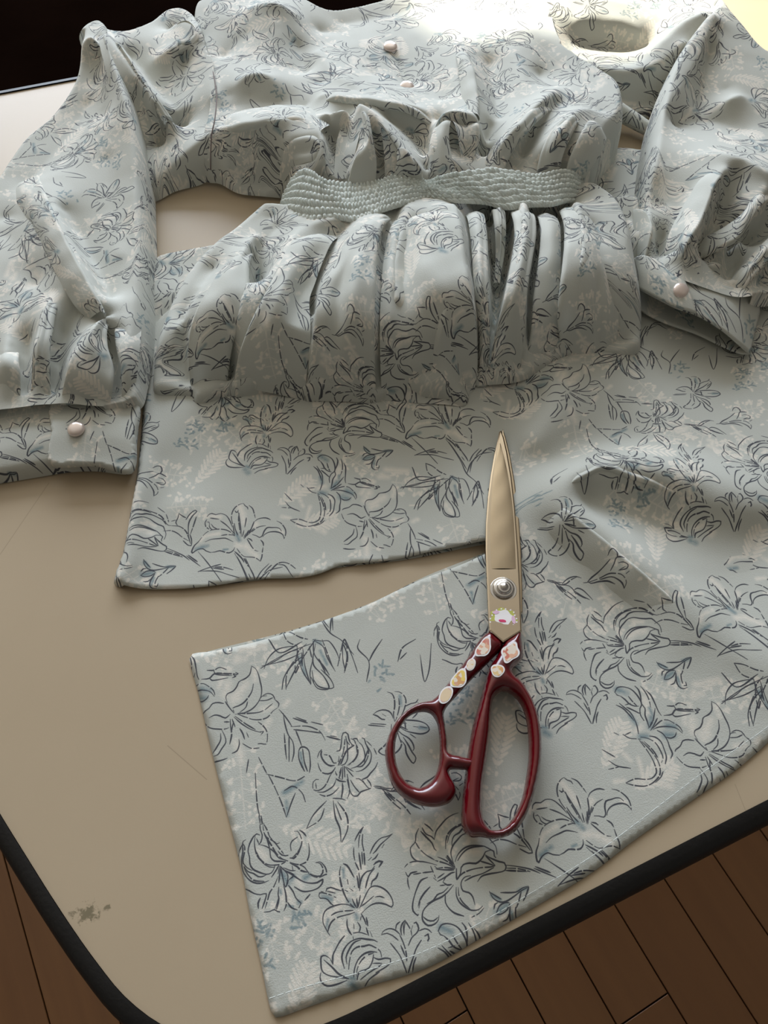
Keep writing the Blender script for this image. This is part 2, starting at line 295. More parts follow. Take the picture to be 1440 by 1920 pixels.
SPRAYS = [  # cream sprays and ferns: px, py, angle, length mm, fern?
 (525, 1550, -18, 34, 1), (470, 1245, 10, 26, 0), (448, 1400, -80, 40, 0), (745, 1560, 0, 20, 0), (610, 1300, -60, 30, 0),
 (1085, 1185, 20, 28, 0), (1290, 1305, 160, 22, 0), (930, 1440, 75, 26, 1), (700, 1640, 200, 18, 0), (1000, 1300, 90, 18, 0),
 (1130, 1440, 60, 26, 1), (860, 1260, -70, 24, 0), (900, 1520, 20, 24, 0), (620, 1500, -20, 20, 0), (1010, 1080, -50, 22, 0), (820, 1440, 10, 22, 0), (560, 1720, -30, 24, 0), (1190, 1480, 30, 24, 1), (690, 1150, 40, 18, 0)]
TEALS = [(712, 1262, 10), (560, 1722, 8), (495, 1752, 9), (1150, 985, 10)]

TW, TH_ = 1536, 2432                         # texture size (s, t)
PR = np.zeros((TH_, TW, 3), np.float32)
SCL = np.array([TW, TH_], float)
LS = np.linalg.norm(LMI, axis=1)             # extent of a unit circle in s, t

def dab(p0, p1, w0, w1, ch, soft, gain=1.0):
    a = (LMI @ p0) * SCL; b = (LMI @ p1) * SCL
    pad = LS * (max(w0, w1) + soft) * SCL + 1
    lo = np.floor(np.minimum(a, b) - pad).astype(int); hi = np.ceil(np.maximum(a, b) + pad).astype(int)
    xs = np.arange(lo[0], hi[0] + 1); ys = np.arange(lo[1], hi[1] + 1)
    gx, gy = np.meshgrid((xs + .5) / TW, (ys + .5) / TH_)
    wx = LM[0, 0] * gx + LM[0, 1] * gy - p0[0]; wy = LM[1, 0] * gx + LM[1, 1] * gy - p0[1]
    d = p1 - p0; L2 = d @ d + 1e-18
    t = np.clip((wx * d[0] + wy * d[1]) / L2, 0, 1)
    dist = np.sqrt((wx - t * d[0]) ** 2 + (wy - t * d[1]) ** 2)
    al = np.clip((w0 + (w1 - w0) * t - dist) / soft + 0.5, 0, 1) * gain
    ix = np.ix_(ys % TH_, xs % TW)
    PR[..., ch][ix] = np.maximum(PR[..., ch][ix], al)

def stroke(P, w=0.00027, dash=None):
    Q = catmull(np.hstack([P, np.zeros((len(P), 1))]), step=0.0012)[:, :2]
    n = len(Q); acc = 0.0; on = True; lim = random.uniform(.003, .009)
    ph = random.uniform(0, 6)
    for i in range(n - 1):
        L = np.linalg.norm(Q[i + 1] - Q[i]); acc += L
        if dash and acc > lim:
            on = not on; acc = 0; lim = random.uniform(.003, .008) if on else random.uniform(.0006, .0011)
        if not on: continue
        def wid(k):
            e = min(k, n - 1 - k) / max(n - 1, 1)
            return w * (0.55 + 0.45 * min(1, e * 6)) * (1 + .22 * math.sin(ph + k * .5))
        dab(Q[i], Q[i + 1], wid(i), wid(i + 1), 0, 0.00022)

def parse(txt):
    for s in txt.replace('\n', '').split(';'):
        s = s.strip()
        if s: yield s

def draw_print():
    for name, (ox, oy, sc, up, strokes, pale, teal) in MOTIFS.items():
        def conv(s):
            P = np.array([pl(ox + float(a.split(',')[0]) / sc, oy + float(a.split(',')[1]) / sc) for a in s.split()])
            if up: P = (P - A_UP) @ R2(UP_ROT).T + A_LOW
            return P
        for s in parse(strokes):
            stroke(conv(s), w=random.uniform(.00028, .00038), dash=random.random() < .38)
        for ch, txt in ((1, pale), (2, teal)):
            for s in parse(txt):
                path, w = s.split('@'); P = conv(path)
                w = float(w) / sc * 0.00028 * 1.05
                for i in range(len(P) - 1):
                    dab(P[i], P[i + 1], w * .7, w * .55, ch, w * 1.2, .95)
    for (px, py, ang, ln, fern) in SPRAYS:
        p = pl(px, py); a = math.radians(ang); ln /= 1000.
        n = 9 if fern else 7
        d = np.array([math.cos(a), math.sin(a)]); nrm = np.array([-d[1], d[0]])
        dab(p, p + d * ln, .0004, .0003, 1, .0006, .6)
        for k in range(n):
            q = p + d * ln * (k + .6) / n
            for sg in (-1, 1):
                if fern:
                    l = .0085 * math.sin(math.pi * (k + 1.2) / (n + 1.6))
                    e = q + (d * .75 + nrm * sg * .75) * l
                    dab(q + (e - q) * .25, e, .0011, .0006, 1, .0006, 1.0)
                else:
                    l = random.uniform(.003, .008)
                    e = q + (d * random.uniform(-.2, .9) + nrm * sg) * l
                    dab(q, e, .00025, .00025, 1, .0005, .6)
                    for _ in range(3):
                        g = e + rng.normal(0, .0013, 2)
                        dab(g, g + rng.normal(0, .0011, 2), .0009, .0006, 1, .0007, 1.0)
    for (px, py, r) in TEALS:
        p = pl(px, py)
        for _ in range(16):
            g = p + rng.normal(0, r / 3000., 2)
            dab(g, g + rng.normal(0, .0016, 2), .0007, .0004, 2, .0006, .85)
draw_print()
_img = bpy.data.images.new('lily_print', TW, TH_, alpha=False, float_buffer=False, is_data=True)
_buf = np.ones((TH_, TW, 4), np.float32); _buf[..., :3] = PR
_img.pixels.foreach_set(_buf.ravel()); _img.update(); _img.pack()
PRINT = _img
# ------------------------------------------------------------------ materials
def srgb(r, g, b):
    f = lambda c: (c / 255.) / 12.92 if c / 255. <= .04045 else ((c / 255. + .055) / 1.055) ** 2.4
    return (f(r), f(g), f(b), 1)

def mixc(nt, fac, a, b, blend='MIX'):
    m = node(nt, 'ShaderNodeMix', data_type='RGBA', blend_type=blend)
    for sock, v in ((m.inputs[0], fac), (m.inputs[6], a), (m.inputs[7], b)):
        if hasattr(v, 'links'): nt.links.new(v, sock)
        else: sock.default_value = v
    return m.outputs[2]

def math_(nt, op, a, b=0.0, c=None):
    m = node(nt, 'ShaderNodeMath', operation=op)
    for i, v in enumerate((a, b, c)):
        if v is None: continue
        if hasattr(v, 'links'): nt.links.new(v, m.inputs[i])
        else: m.inputs[i].default_value = v
    return m.outputs[0]

def noise(nt, vec, scale, detail=2.0, rough=.5):
    n = node(nt, 'ShaderNodeTexNoise')
    n.inputs['Scale'].default_value = scale; n.inputs['Detail'].default_value = detail; n.inputs['Roughness'].default_value = rough
    if vec is not None: nt.links.new(vec, n.inputs['Vector'])
    return n.outputs['Fac']

def fabric_material(name, printed=True):
    m, nt, b = mat_new(name)
    tc = node(nt, 'ShaderNodeTexCoord')
    obj = tc.outputs['Object']
    base_a, base_b = srgb(200, 202, 193), srgb(207, 208, 199)
    big = noise(nt, obj, 18, 2)
    col = mixc(nt, big, base_a, base_b)
    if printed:
        uv = node(nt, 'ShaderNodeUVMap', uv_map='fabric')
        im = node(nt, 'ShaderNodeTexImage', image=PRINT, interpolation='Linear', extension='REPEAT')
        nt.links.new(uv.outputs[0], im.inputs[0])
        sep = node(nt, 'ShaderNodeSeparateColor'); nt.links.new(im.outputs[0], sep.inputs[0])
        brush = noise(nt, obj, 260, 3, .7)
        br = math_(nt, 'MULTIPLY_ADD', brush, 3.0, -0.45)
        br.node.use_clamp = True
        col = mixc(nt, math_(nt, 'MULTIPLY', math_(nt, 'MULTIPLY', sep.outputs[1], br), .82), col, srgb(240, 233, 220))
        col = mixc(nt, math_(nt, 'MULTIPLY', math_(nt, 'MULTIPLY', sep.outputs[2], br), .85), col, srgb(112, 138, 146))
        col = mixc(nt, math_(nt, 'MULTIPLY', sep.outputs[0], .95), col, srgb(62, 64, 74))
    nt.links.new(col, b.inputs['Base Color'])
    b.inputs['Roughness'].default_value = .72
    b.inputs['Sheen Weight'].default_value = .12
    b.inputs['Sheen Roughness'].default_value = .5
    b.inputs['Specular IOR Level'].default_value = .25
    # crepe grain
    g = noise(nt, obj, 1500, 2, .6)
    bp = node(nt, 'ShaderNodeBump'); bp.inputs['Strength'].default_value = .35; bp.inputs['Distance'].default_value = .0005
    nt.links.new(g, bp.inputs['Height']); nt.links.new(bp.outputs[0], b.inputs['Normal'])
    # thin cloth lets some light through
    tr = node(nt, 'ShaderNodeBsdfTranslucent'); nt.links.new(col, tr.inputs[0])
    mx = node(nt, 'ShaderNodeMixShader'); mx.inputs[0].default_value = .16
    out = nt.nodes['Material Output']
    nt.links.new(b.outputs[0], mx.inputs[1]); nt.links.new(tr.outputs[0], mx.inputs[2]); nt.links.new(mx.outputs[0], out.inputs[0])
    return m

def simple(name, col, rough=.5, metal=0., coat=0., spec=.5, var=.0, vscale=40, bump=0., bscale=300):
    m, nt, b = mat_new(name)
    tc = node(nt, 'ShaderNodeTexCoord')
    if var:
        n = noise(nt, tc.outputs['Object'], vscale, 4, .6)
        c2 = tuple(max(0, c * (1 - var)) for c in col[:3]) + (1,)
        c1 = tuple(min(1, c * (1 + var)) for c in col[:3]) + (1,)
        nt.links.new(mixc(nt, n, c2, c1), b.inputs['Base Color'])
    else:
        b.inputs['Base Color'].default_value = col
    b.inputs['Roughness'].default_value = rough; b.inputs['Metallic'].default_value = metal
    b.inputs['Coat Weight'].default_value = coat; b.inputs['Coat Roughness'].default_value = .05
    b.inputs['Specular IOR Level'].default_value = spec
    if bump:
        n = noise(nt, tc.outputs['Object'], bscale, 3)
        bp = node(nt, 'ShaderNodeBump'); bp.inputs['Strength'].default_value = bump; bp.inputs['Distance'].default_value = .001
        nt.links.new(n, bp.inputs['Height']); nt.links.new(bp.outputs[0], b.inputs['Normal'])
    return m

FAB = fabric_material('printed_crepe')
M_SMOCK = simple('smocked_crepe', srgb(214, 219, 213), .8, var=.12, vscale=420, spec=.2, bump=.3, bscale=1500)
M_INSIDE = FAB
M_RED = simple('dark_red_enamel', srgb(92, 4, 15), .2, coat=.6, var=.06, vscale=30)
M_STEEL = simple('polished_steel', (.48, .40, .30, 1), .08, metal=1, var=.05, vscale=60)
M_STEEL2 = simple('ground_steel', (.38, .31, .22, 1), .09, metal=1, var=.05, vscale=200)
M_SCREW = simple('screw_steel', (.60, .57, .54, 1), .22, metal=1)
M_BLACK = simple('black_rubber_edge', srgb(26, 25, 25), .5, var=.25, vscale=120, spec=.4, bump=.2, bscale=500)
M_THREAD = simple('stitch_thread', srgb(205, 210, 204), .7)
M_SEAM = simple('seam_thread', srgb(120, 108, 104), .8)  # plain brown-grey for the thin armhole seam
M_DARK = simple('dark_fill', srgb(12, 6, 4), 1.0, var=.5, vscale=9, spec=.0, bump=.3, bscale=60)  # near-black fill of the assumed blocks, meant to read as deep shade
M_WALL = simple('wall_paint', srgb(176, 160, 136), .8, var=.05, vscale=3)
M_LEG = simple('table_leg_metal', srgb(52, 50, 50), .4, metal=.6, var=.1)

def button_material():
    m, nt, b = mat_new('pearl_button')
    tc = node(nt, 'ShaderNodeTexCoord')
    n = noise(nt, tc.outputs['Object'], 160, 3, .6)
    nt.links.new(mixc(nt, n, srgb(222, 196, 184), srgb(240, 230, 222)), b.inputs['Base Color'])
    b.inputs['Roughness'].default_value = .18; b.inputs['Metallic'].default_value = .35
    b.inputs['Coat Weight'].default_value = 1.0; b.inputs['Coat Roughness'].default_value = .04
    return m
M_PEARL = button_material()

def table_material():
    m, nt, b = mat_new('beige_laminate')
    tc = node(nt, 'ShaderNodeTexCoord'); g = node(nt, 'ShaderNodeNewGeometry')
    pos = g.outputs['Position']
    n1 = noise(nt, pos, 7, 4, .6); n2 = noise(nt, pos, 900, 2)
    col = mixc(nt, n1, srgb(176, 157, 130), srgb(184, 166, 140))
    # old scuff near the corner and a few thin scratches, worn into the laminate
    def blob(px, py, r, sc, thr, amt, c):
        nonlocal col
        x, y, z = W(px, py)
        vm = node(nt, 'ShaderNodeVectorMath', operation='DISTANCE'); nt.links.new(pos, vm.inputs[0]); vm.inputs[1].default_value = (x, y, z)
        d = math_(nt, 'DIVIDE', vm.outputs['Value'], r)
        nn = noise(nt, pos, sc, 4, .7)
        k = math_(nt, 'SUBTRACT', math_(nt, 'MULTIPLY', nn, 2.0), math_(nt, 'ADD', d, thr))
        k = math_(nt, 'MULTIPLY', k, 4.0); k.node.use_clamp = True
        col = mixc(nt, math_(nt, 'MULTIPLY', k, amt), col, c)
    blob(165, 1712, .010, 420, .55, .75, srgb(96, 90, 66))
    blob(201, 1702, .003, 500, .5, .7, srgb(96, 90, 66))
    blob(135, 1716, .004, 500, .6, .6, srgb(96, 90, 66))
    def scratch(p, q, w, amt):
        nonlocal col
        a = Vector(W(*p)); c = Vector(W(*q)); d = (c - a); L = d.length; d.normalize()
        nrm = Vector((-d.y, d.x, 0))
        sub = node(nt, 'ShaderNodeVectorMath', operation='SUBTRACT'); nt.links.new(pos, sub.inputs[0]); sub.inputs[1].default_value = a
        def dot(v):
            n_ = node(nt, 'ShaderNodeVectorMath', operation='DOT_PRODUCT'); nt.links.new(sub.outputs[0], n_.inputs[0]); n_.inputs[1].default_value = v
            return n_.outputs['Value']
        across = math_(nt, 'ABSOLUTE', dot(nrm)); along = dot(d)
        k = math_(nt, 'LESS_THAN', across, w)
        k = math_(nt, 'MULTIPLY', k, math_(nt, 'GREATER_THAN', along, 0)); k = math_(nt, 'MULTIPLY', k, math_(nt, 'LESS_THAN', along, L))
        col = mixc(nt, math_(nt, 'MULTIPLY', k, amt), col, srgb(120, 106, 86))
    scratch((0, 1040), (92, 905), .00022, .35)
    scratch((314, 1398), (388, 1462), .0002, .4)
    scratch((1378, 1470), (1398, 1520), .0002, .3)
    nt.links.new(col, b.inputs['Base Color'])
    rr = math_(nt, 'MULTIPLY_ADD', n1, .06, .33)
    nt.links.new(rr, b.inputs['Roughness'])
    b.inputs['Specular IOR Level'].default_value = .38
    bp = node(nt, 'ShaderNodeBump'); bp.inputs['Strength'].default_value = .05; bp.inputs['Distance'].default_value = .0003
    nt.links.new(n2, bp.inputs['Height']); nt.links.new(bp.outputs[0], b.inputs['Normal'])
    return m
M_TABLE = table_material()

def plank_material():
    m, nt, b = mat_new('brown_floor_board')
    tc = node(nt, 'ShaderNodeTexCoord'); oi = node(nt, 'ShaderNodeObjectInfo')
    mp = node(nt, 'ShaderNodeMapping'); mp.inputs['Scale'].default_value = (4, 60, 60)
    nt.links.new(tc.outputs['Object'], mp.inputs[0])
    ad = node(nt, 'ShaderNodeVectorMath', operation='ADD'); nt.links.new(mp.outputs[0], ad.inputs[0])
    sc = math_(nt, 'MULTIPLY', oi.outputs['Random'], 37.0)
    cb = node(nt, 'ShaderNodeCombineXYZ'); nt.links.new(sc, cb.inputs[0]); nt.links.new(sc, cb.inputs[1]); nt.links.new(cb.outputs[0], ad.inputs[1])
    n = noise(nt, ad.outputs[0], 1.0, 5, .65)
    c = mixc(nt, n, srgb(88, 54, 24), srgb(112, 74, 38))
    c = mixc(nt, math_(nt, 'MULTIPLY', oi.outputs['Random'], .35), c, srgb(92, 56, 26))
    nt.links.new(c, b.inputs['Base Color']); b.inputs['Roughness'].default_value = .42
    return m
M_PLANK = plank_material()

# ------------------------------------------------------------------ the room
floor = box('floor', (-2.72, -1.4, -0.06), (2.6, 3.2, -0.012), simple('floor_joint', srgb(40, 24, 14), .8))
floor['kind'] = 'structure'
# boards: the rows run away from the camera, turned a little to the left
def make_planks():
    ang = math.radians(28)          # turn of the rows
    ux, uy = math.cos(math.pi / 2 + ang), math.sin(math.pi / 2 + ang)
    vx, vy = -uy, ux
    wdt, ln = 0.0745, 0.9
    bm = bmesh.new(); bmesh.ops.create_cube(bm, size=1)
    for v in bm.verts: v.co = Vector((v.co.x * (ln - .0016), v.co.y * (wdt - .0016), v.co.z * .012))
    bmesh.ops.bevel(bm, geom=[e for e in bm.edges if e.verts[0].co.z > 0 and e.verts[1].co.z > 0], offset=.0006, segments=1, affect='EDGES')
    me = bpy.data.meshes.new('plank'); bm.to_mesh(me); bm.free(); me.materials.append(M_PLANK)
    for r in range(-22, 23):
        off = (r * 0.37) % 1.0 * ln
        for k in range(-3, 3):
            s = k * ln + off; c = r * wdt
            x = .1 + ux * s + vx * c; y = .35 + uy * s + vy * c
            # only the boards that show beside the table
            if not (-0.95 < x < 1.25 and -0.75 < y < 0.85): continue
            o = bpy.data.objects.new('plank', me); COL.objects.link(o)
            o.location = (x, y, -0.006); o.rotation_euler = (0, 0, math.pi / 2 + ang)
            o.parent = floor
make_planks()

def wall_with_window(name, axis, pos, a0, a1, z0, z1, w0, w1, wz0, wz1, th, idx):
    bm = bmesh.new()
    def add(lo, hi):
        r = bmesh.ops.create_cube(bm, size=1)
        for v in r['verts']:
            v.co = Vector([(lo[i] + hi[i]) / 2 + v.co[i] * (hi[i] - lo[i]) for i in range(3)])
    def seg(a, b, c, d):
        if axis == 'x': add((pos - th, a, c), (pos, b, d))
        else: add((a, pos, c), (b, pos + th, d))
    seg(a0, w0, z0, z1); seg(w1, a1, z0, z1); seg(w0, w1, z0, wz0); seg(w0, w1, wz1, z1)
    me = bpy.data.meshes.new(name); bm.to_mesh(me); bm.free(); me.materials.append(M_WALL)
    o = bpy.data.objects.new(name, me); COL.objects.link(o); o['kind'] = 'structure'
    fr = []
    t = .04
    bm = bmesh.new()
    seg(w0, w0 + t, wz0, wz1); seg(w1 - t, w1, wz0, wz1); seg(w0 + t, w1 - t, wz0, wz0 + t); seg(w0 + t, w1 - t, wz1 - t, wz1)
    me = bpy.data.meshes.new('window_%d' % idx); bm.to_mesh(me); bm.free(); me.materials.append(simple('window_frame_%d' % idx, srgb(120, 118, 112), .4, var=.05))
    f = bpy.data.objects.new('window_%d' % idx, me); COL.objects.link(f); f['kind'] = 'structure'
wall_with_window('wall_back', 'y', 3.2, -2.72, 2.6, -0.01, 3.0, -2.4, 1.05, T + .35, T + 2.1, .12, 1)
wl = box('wall_left', (-2.72, -1.4, -0.01), (-2.6, 3.2, 3.0), M_WALL); wl['kind'] = 'structure'
ceil = box('ceiling', (-2.72, -1.4, 3.0), (2.6, 3.32, 3.1), simple('ceiling_paint', srgb(214, 202, 182), .9, var=.04, vscale=3)); ceil['kind'] = 'structure'
# unseen slab added outside the window to end the sun patch on the dress
_b = np.array(W(770, 14, 20)[:2]); _y = 4.5
_x = _b[0] - (0.5 / 0.866) * (_y - _b[1])
sb_side = box('sun_blocker_side', (_x - 4.0, 4.3, -0.01), (_x, _y, 5.0), M_WALL); sb_side['kind'] = 'structure'
# lower unseen slab added beside it to keep the sun off the floor
sb_low = box('sun_blocker_low', (_x + .001, 4.3, -0.01), (_x + 5.0, _y, T + 2.66), M_WALL); sb_low['kind'] = 'structure'

# assumed dark padded blocks, added to fill the unreadable darkness behind the table
def assumed_block(name, x0, x1, y0, y1, zt, label):
    r = empty(name, ((x0 + x1) / 2, (y0 + y1) / 2, 0), label, 'assumed_block', 'assumed dark blocks behind the table')
    def rel(lo, hi, n, bev):
        o = box(n, [lo[i] - (r.location[i]) for i in range(3)], [hi[i] - r.location[i] for i in range(3)], M_DARK, r, bev)
        return o
    rel((x0, y0, zt - .13), (x1, y1, zt), 'padded_top', .03)
    rel((x0 + .02, y0 + .02, .05), (x1 - .02, y1 - .02, zt - .1301), 'base', .008)
    for sx in (x0 + .04, x1 - .09):
        for sy in (y0 + .04, y1 - .09):
            rel((sx, sy, 0), (sx + .05, sy + .05, .0499), 'foot', .004)
assumed_block('assumed_dark_block', -1.25, -.262, .92, 1.75, .46, 'assumed black padded block added to fill the deep shadow at the upper left behind the table')
assumed_block('assumed_dark_block', -.25, .75, .92, 1.75, .46, 'assumed dark padded block added to fill the dark area above the dress neckline')

# ------------------------------------------------------------------ the table
def table():
    r = empty('table', (0, .3, 0), 'beige laminate table with a black rubber edge and a rounded near corner', 'table')
    # outline from its visible edges: left edge, rounded corner, near edge, far edge
    p_left = [W(0, 1525), W(97, 1681)]
    near = [(840, 1807), (1440, 1499)]
    corner = [W(-120, 1320), W(0, 1525), W(60, 1622), W(97, 1681), W(140, 1746), W(180, 1802), W(234, 1868), W(303, 1921), W(380, 1950), W(470, 1955), W(560, 1935), W(650, 1902), W(840, 1806), W(1140, 1652), W(1440, 1499)]
    c = np.array(corner)[:, :2]
    dn = c[-1] - c[-2]; dn /= np.linalg.norm(dn)
    far = np.array([W(0, 177.5)[:2], W(165, 146.5)[:2]]); df = far[1] - far[0]; df /= np.linalg.norm(df)
    rightN = c[-1] + dn * .62
    dl = c[0] - c[1]; dl /= np.linalg.norm(dl)
    # far edge runs from the left edge to the right end
    def cross(p, d, q, e):
        m = np.array([d, -e]).T; t = np.linalg.solve(m, q - p); return p + d * t[0]
    farL = cross(c[0], dl, far[0], df)
    perp = np.array([-dn[1], dn[0]])
    farR = cross(rightN, perp, far[0], df)
    spl = catmull(np.hstack([c, np.zeros((len(c), 1))]), step=.006)[:, :2]
    poly = np.vstack([spl, rightN[None], farR[None], farL[None]])
    bm = bmesh.new()
    zt, zb = T, T - .028
    vs = [bm.verts.new((p[0] - 0, p[1] - .3, zt)) for p in poly]
    f = bm.faces.new(vs)
    if f.normal.z < 0: f.normal_flip()
    e = bmesh.ops.extrude_face_region(bm, geom=[f])
    for v in [g for g in e['geom'] if isinstance(g, bmesh.types.BMVert)]: v.co.z = zb
    bmesh.ops.recalc_face_normals(bm, faces=bm.faces[:])
    me = bpy.data.meshes.new('tabletop'); bm.to_mesh(me); bm.free(); me.materials.append(M_TABLE)
    o = bpy.data.objects.new('tabletop', me); COL.objects.link(o); o.parent = r
    # black edge: a rounded bead swept round the outline
    n = len(poly); area_ = 0
    for i in range(n): area_ += poly[i - 1][0] * poly[i][1] - poly[i][0] * poly[i - 1][1]
    P = poly if area_ > 0 else poly[::-1]
    prof = []
    for k in range(13):
        a = math.pi / 2 - math.pi * k / 12
        prof.append((.0105 * math.cos(a) ** .7 if math.cos(a) > 0 else 0, .0155 * math.sin(a)))
    V = []; Fc = []
    for i in range(n):
        d0 = P[i] - P[i - 1]; d1 = P[(i + 1) % n] - P[i]
        d0 /= np.linalg.norm(d0) + 1e-12; d1 /= np.linalg.norm(d1) + 1e-12
        t = d0 + d1; t /= np.linalg.norm(t) + 1e-12
        nn = np.array([t[1], -t[0]]) / max(.5, abs(t @ d1))
        for (a, b) in prof: V.append((P[i][0] + nn[0] * a, P[i][1] + nn[1] * a - .3, T - .0143 + b))
    K = len(prof)
    for i in range(n):
        j = (i + 1) % n
        for k in range(K - 1): Fc.append((i * K + k, i * K + k + 1, j * K + k + 1, j * K + k))
    new_mesh('edge_trim', V, Fc, M_BLACK, r)
    cx = poly.mean(0)
    for q in (spl[8], rightN, farR, farL):
        w = q + (cx - q) * .16
        box('leg', (w[0] - .02, w[1] - .3 - .02, 0), (w[0] + .02, w[1] - .3 + .02, zb - .0002), M_LEG, r, .004)
    return r
TABLE = table()
# ------------------------------------------------------------------ cloth patches
def lap(z):
    p = np.pad(z, 1, mode='edge')
    return p[2:, 1:-1] + p[:-2, 1:-1] + p[1:-1, 2:] + p[1:-1, :-2] - 4 * z

def solve_field(x0, y0, nx, ny, h, lines, alpha=.04, beta=1.0, w=6.0):
    """smooth height field (in mm) through ridge and valley lines"""
    pts = np.vstack(lines)
    z = None
    for lev in (4, 2, 1):
        hh = h * lev; mx = max(3, (nx + lev - 1) // lev + 1); my = max(3, (ny + lev - 1) // lev + 1)
        ix = np.clip(np.round((pts[:, 0] - x0) / hh).astype(int), 0, mx - 1)
        iy = np.clip(np.round((pts[:, 1] - y0) / hh).astype(int), 0, my - 1)
        s = np.zeros((my, mx)); c = np.zeros((my, mx))
        np.add.at(s, (iy, ix), pts[:, 2]); np.add.at(c, (iy, ix), 1)
        tgt = np.where(c > 0, s / np.maximum(c, 1), 0); wt = np.where(c > 0, w, 0.0)
        if z is None: z = np.full((my, mx), pts[:, 2].mean())
        else:
            yy = np.linspace(0, z.shape[0] - 1, my); xx = np.linspace(0, z.shape[1] - 1, mx)
            yy = np.minimum(np.arange(my) * .5, z.shape[0] - 1.001); xx = np.minimum(np.arange(mx) * .5, z.shape[1] - 1.001)
            i = yy.astype(int); j = xx.astype(int); fy = (yy - i)[:, None]; fx = (xx - j)[None]
            z = (z[i][:, j] * (1 - fy) * (1 - fx) + z[i + 1][:, j] * fy * (1 - fx) + z[i][:, j + 1] * (1 - fy) * fx + z[i + 1][:, j + 1] * fy * fx)
        al = alpha
        def Aop(v):
            l = lap(v); return -al * l + beta * lap(l) + wt * v
        r = wt * tgt - Aop(z); p = r.copy(); rs = (r * r).sum()
        for it in range({4: 400, 2: 200, 1: 110}[lev]):
            Ap = Aop(p); a = rs / ((p * Ap).sum() + 1e-20)
            z = z + a * p; r = r - a * Ap; rn = (r * r).sum()
            if rn < 1e-7 * len(pts): break
            p = r + rn / rs * p; rs = rn
    return z

def bil(z, fx, fy):
    fx = np.clip(fx, 0, z.shape[1] - 1.001); fy = np.clip(fy, 0, z.shape[0] - 1.001)
    i = fy.astype(int); j = fx.astype(int); a = fy - i; b = fx - j
    return z[i, j] * (1 - a) * (1 - b) + z[i + 1, j] * a * (1 - b) + z[i, j + 1] * (1 - a) * b + z[i + 1, j + 1] * a * b

def triangulate(poly, h, holes=(), seed=0):
    """triangle mesh of a polygon: its outline plus a hexagonal grid inside"""
    lo = poly.min(0); hi = poly.max(0)
    xs = np.arange(lo[0], hi[0], h); ys = np.arange(lo[1], hi[1], h * .866)
    gx, gy = np.meshgrid(xs, ys); gx = gx + (np.arange(len(ys)) % 2)[:, None] * h * .5
    g = np.stack([gx.ravel(), gy.ravel()], 1)
    g = g[inside(poly, g)]
    d, _, _ = polydist(poly, g); g = g[d > h * .55]
    loops = [poly]
    for q in holes:
        g = g[~inside(q, g)]; d, _, _ = polydist(q, g); g = g[d > h * .55]; loops.append(q)
    V = np.vstack(loops + [g]); E = []; o = 0
    for L in loops:
        n = len(L); E += [(o + i, o + (i + 1) % n) for i in range(n)]; o += n
    vo, eo, fo, ov, oe, of = delaunay_2d_cdt([Vector((p[0], p[1])) for p in V], E, [], 0, 1e-7)
    P = np.array([(v.x, v.y) for v in vo]); Fc = np.array([tuple(f) for f in fo if len(f) == 3])
    c = P[Fc].mean(1)
    k = inside(poly, c)
    for q in holes: k &= ~inside(q, c)
    return P, Fc[k]

def fabric_uv(x, y, ang, off):
    c, s = math.cos(ang), math.sin(ang)
    X = c * x - s * y; Y = s * x + c * y
    st = LMI @ np.stack([X, Y]); return np.stack([st[0] + off[0], st[1] + off[1]], 1)

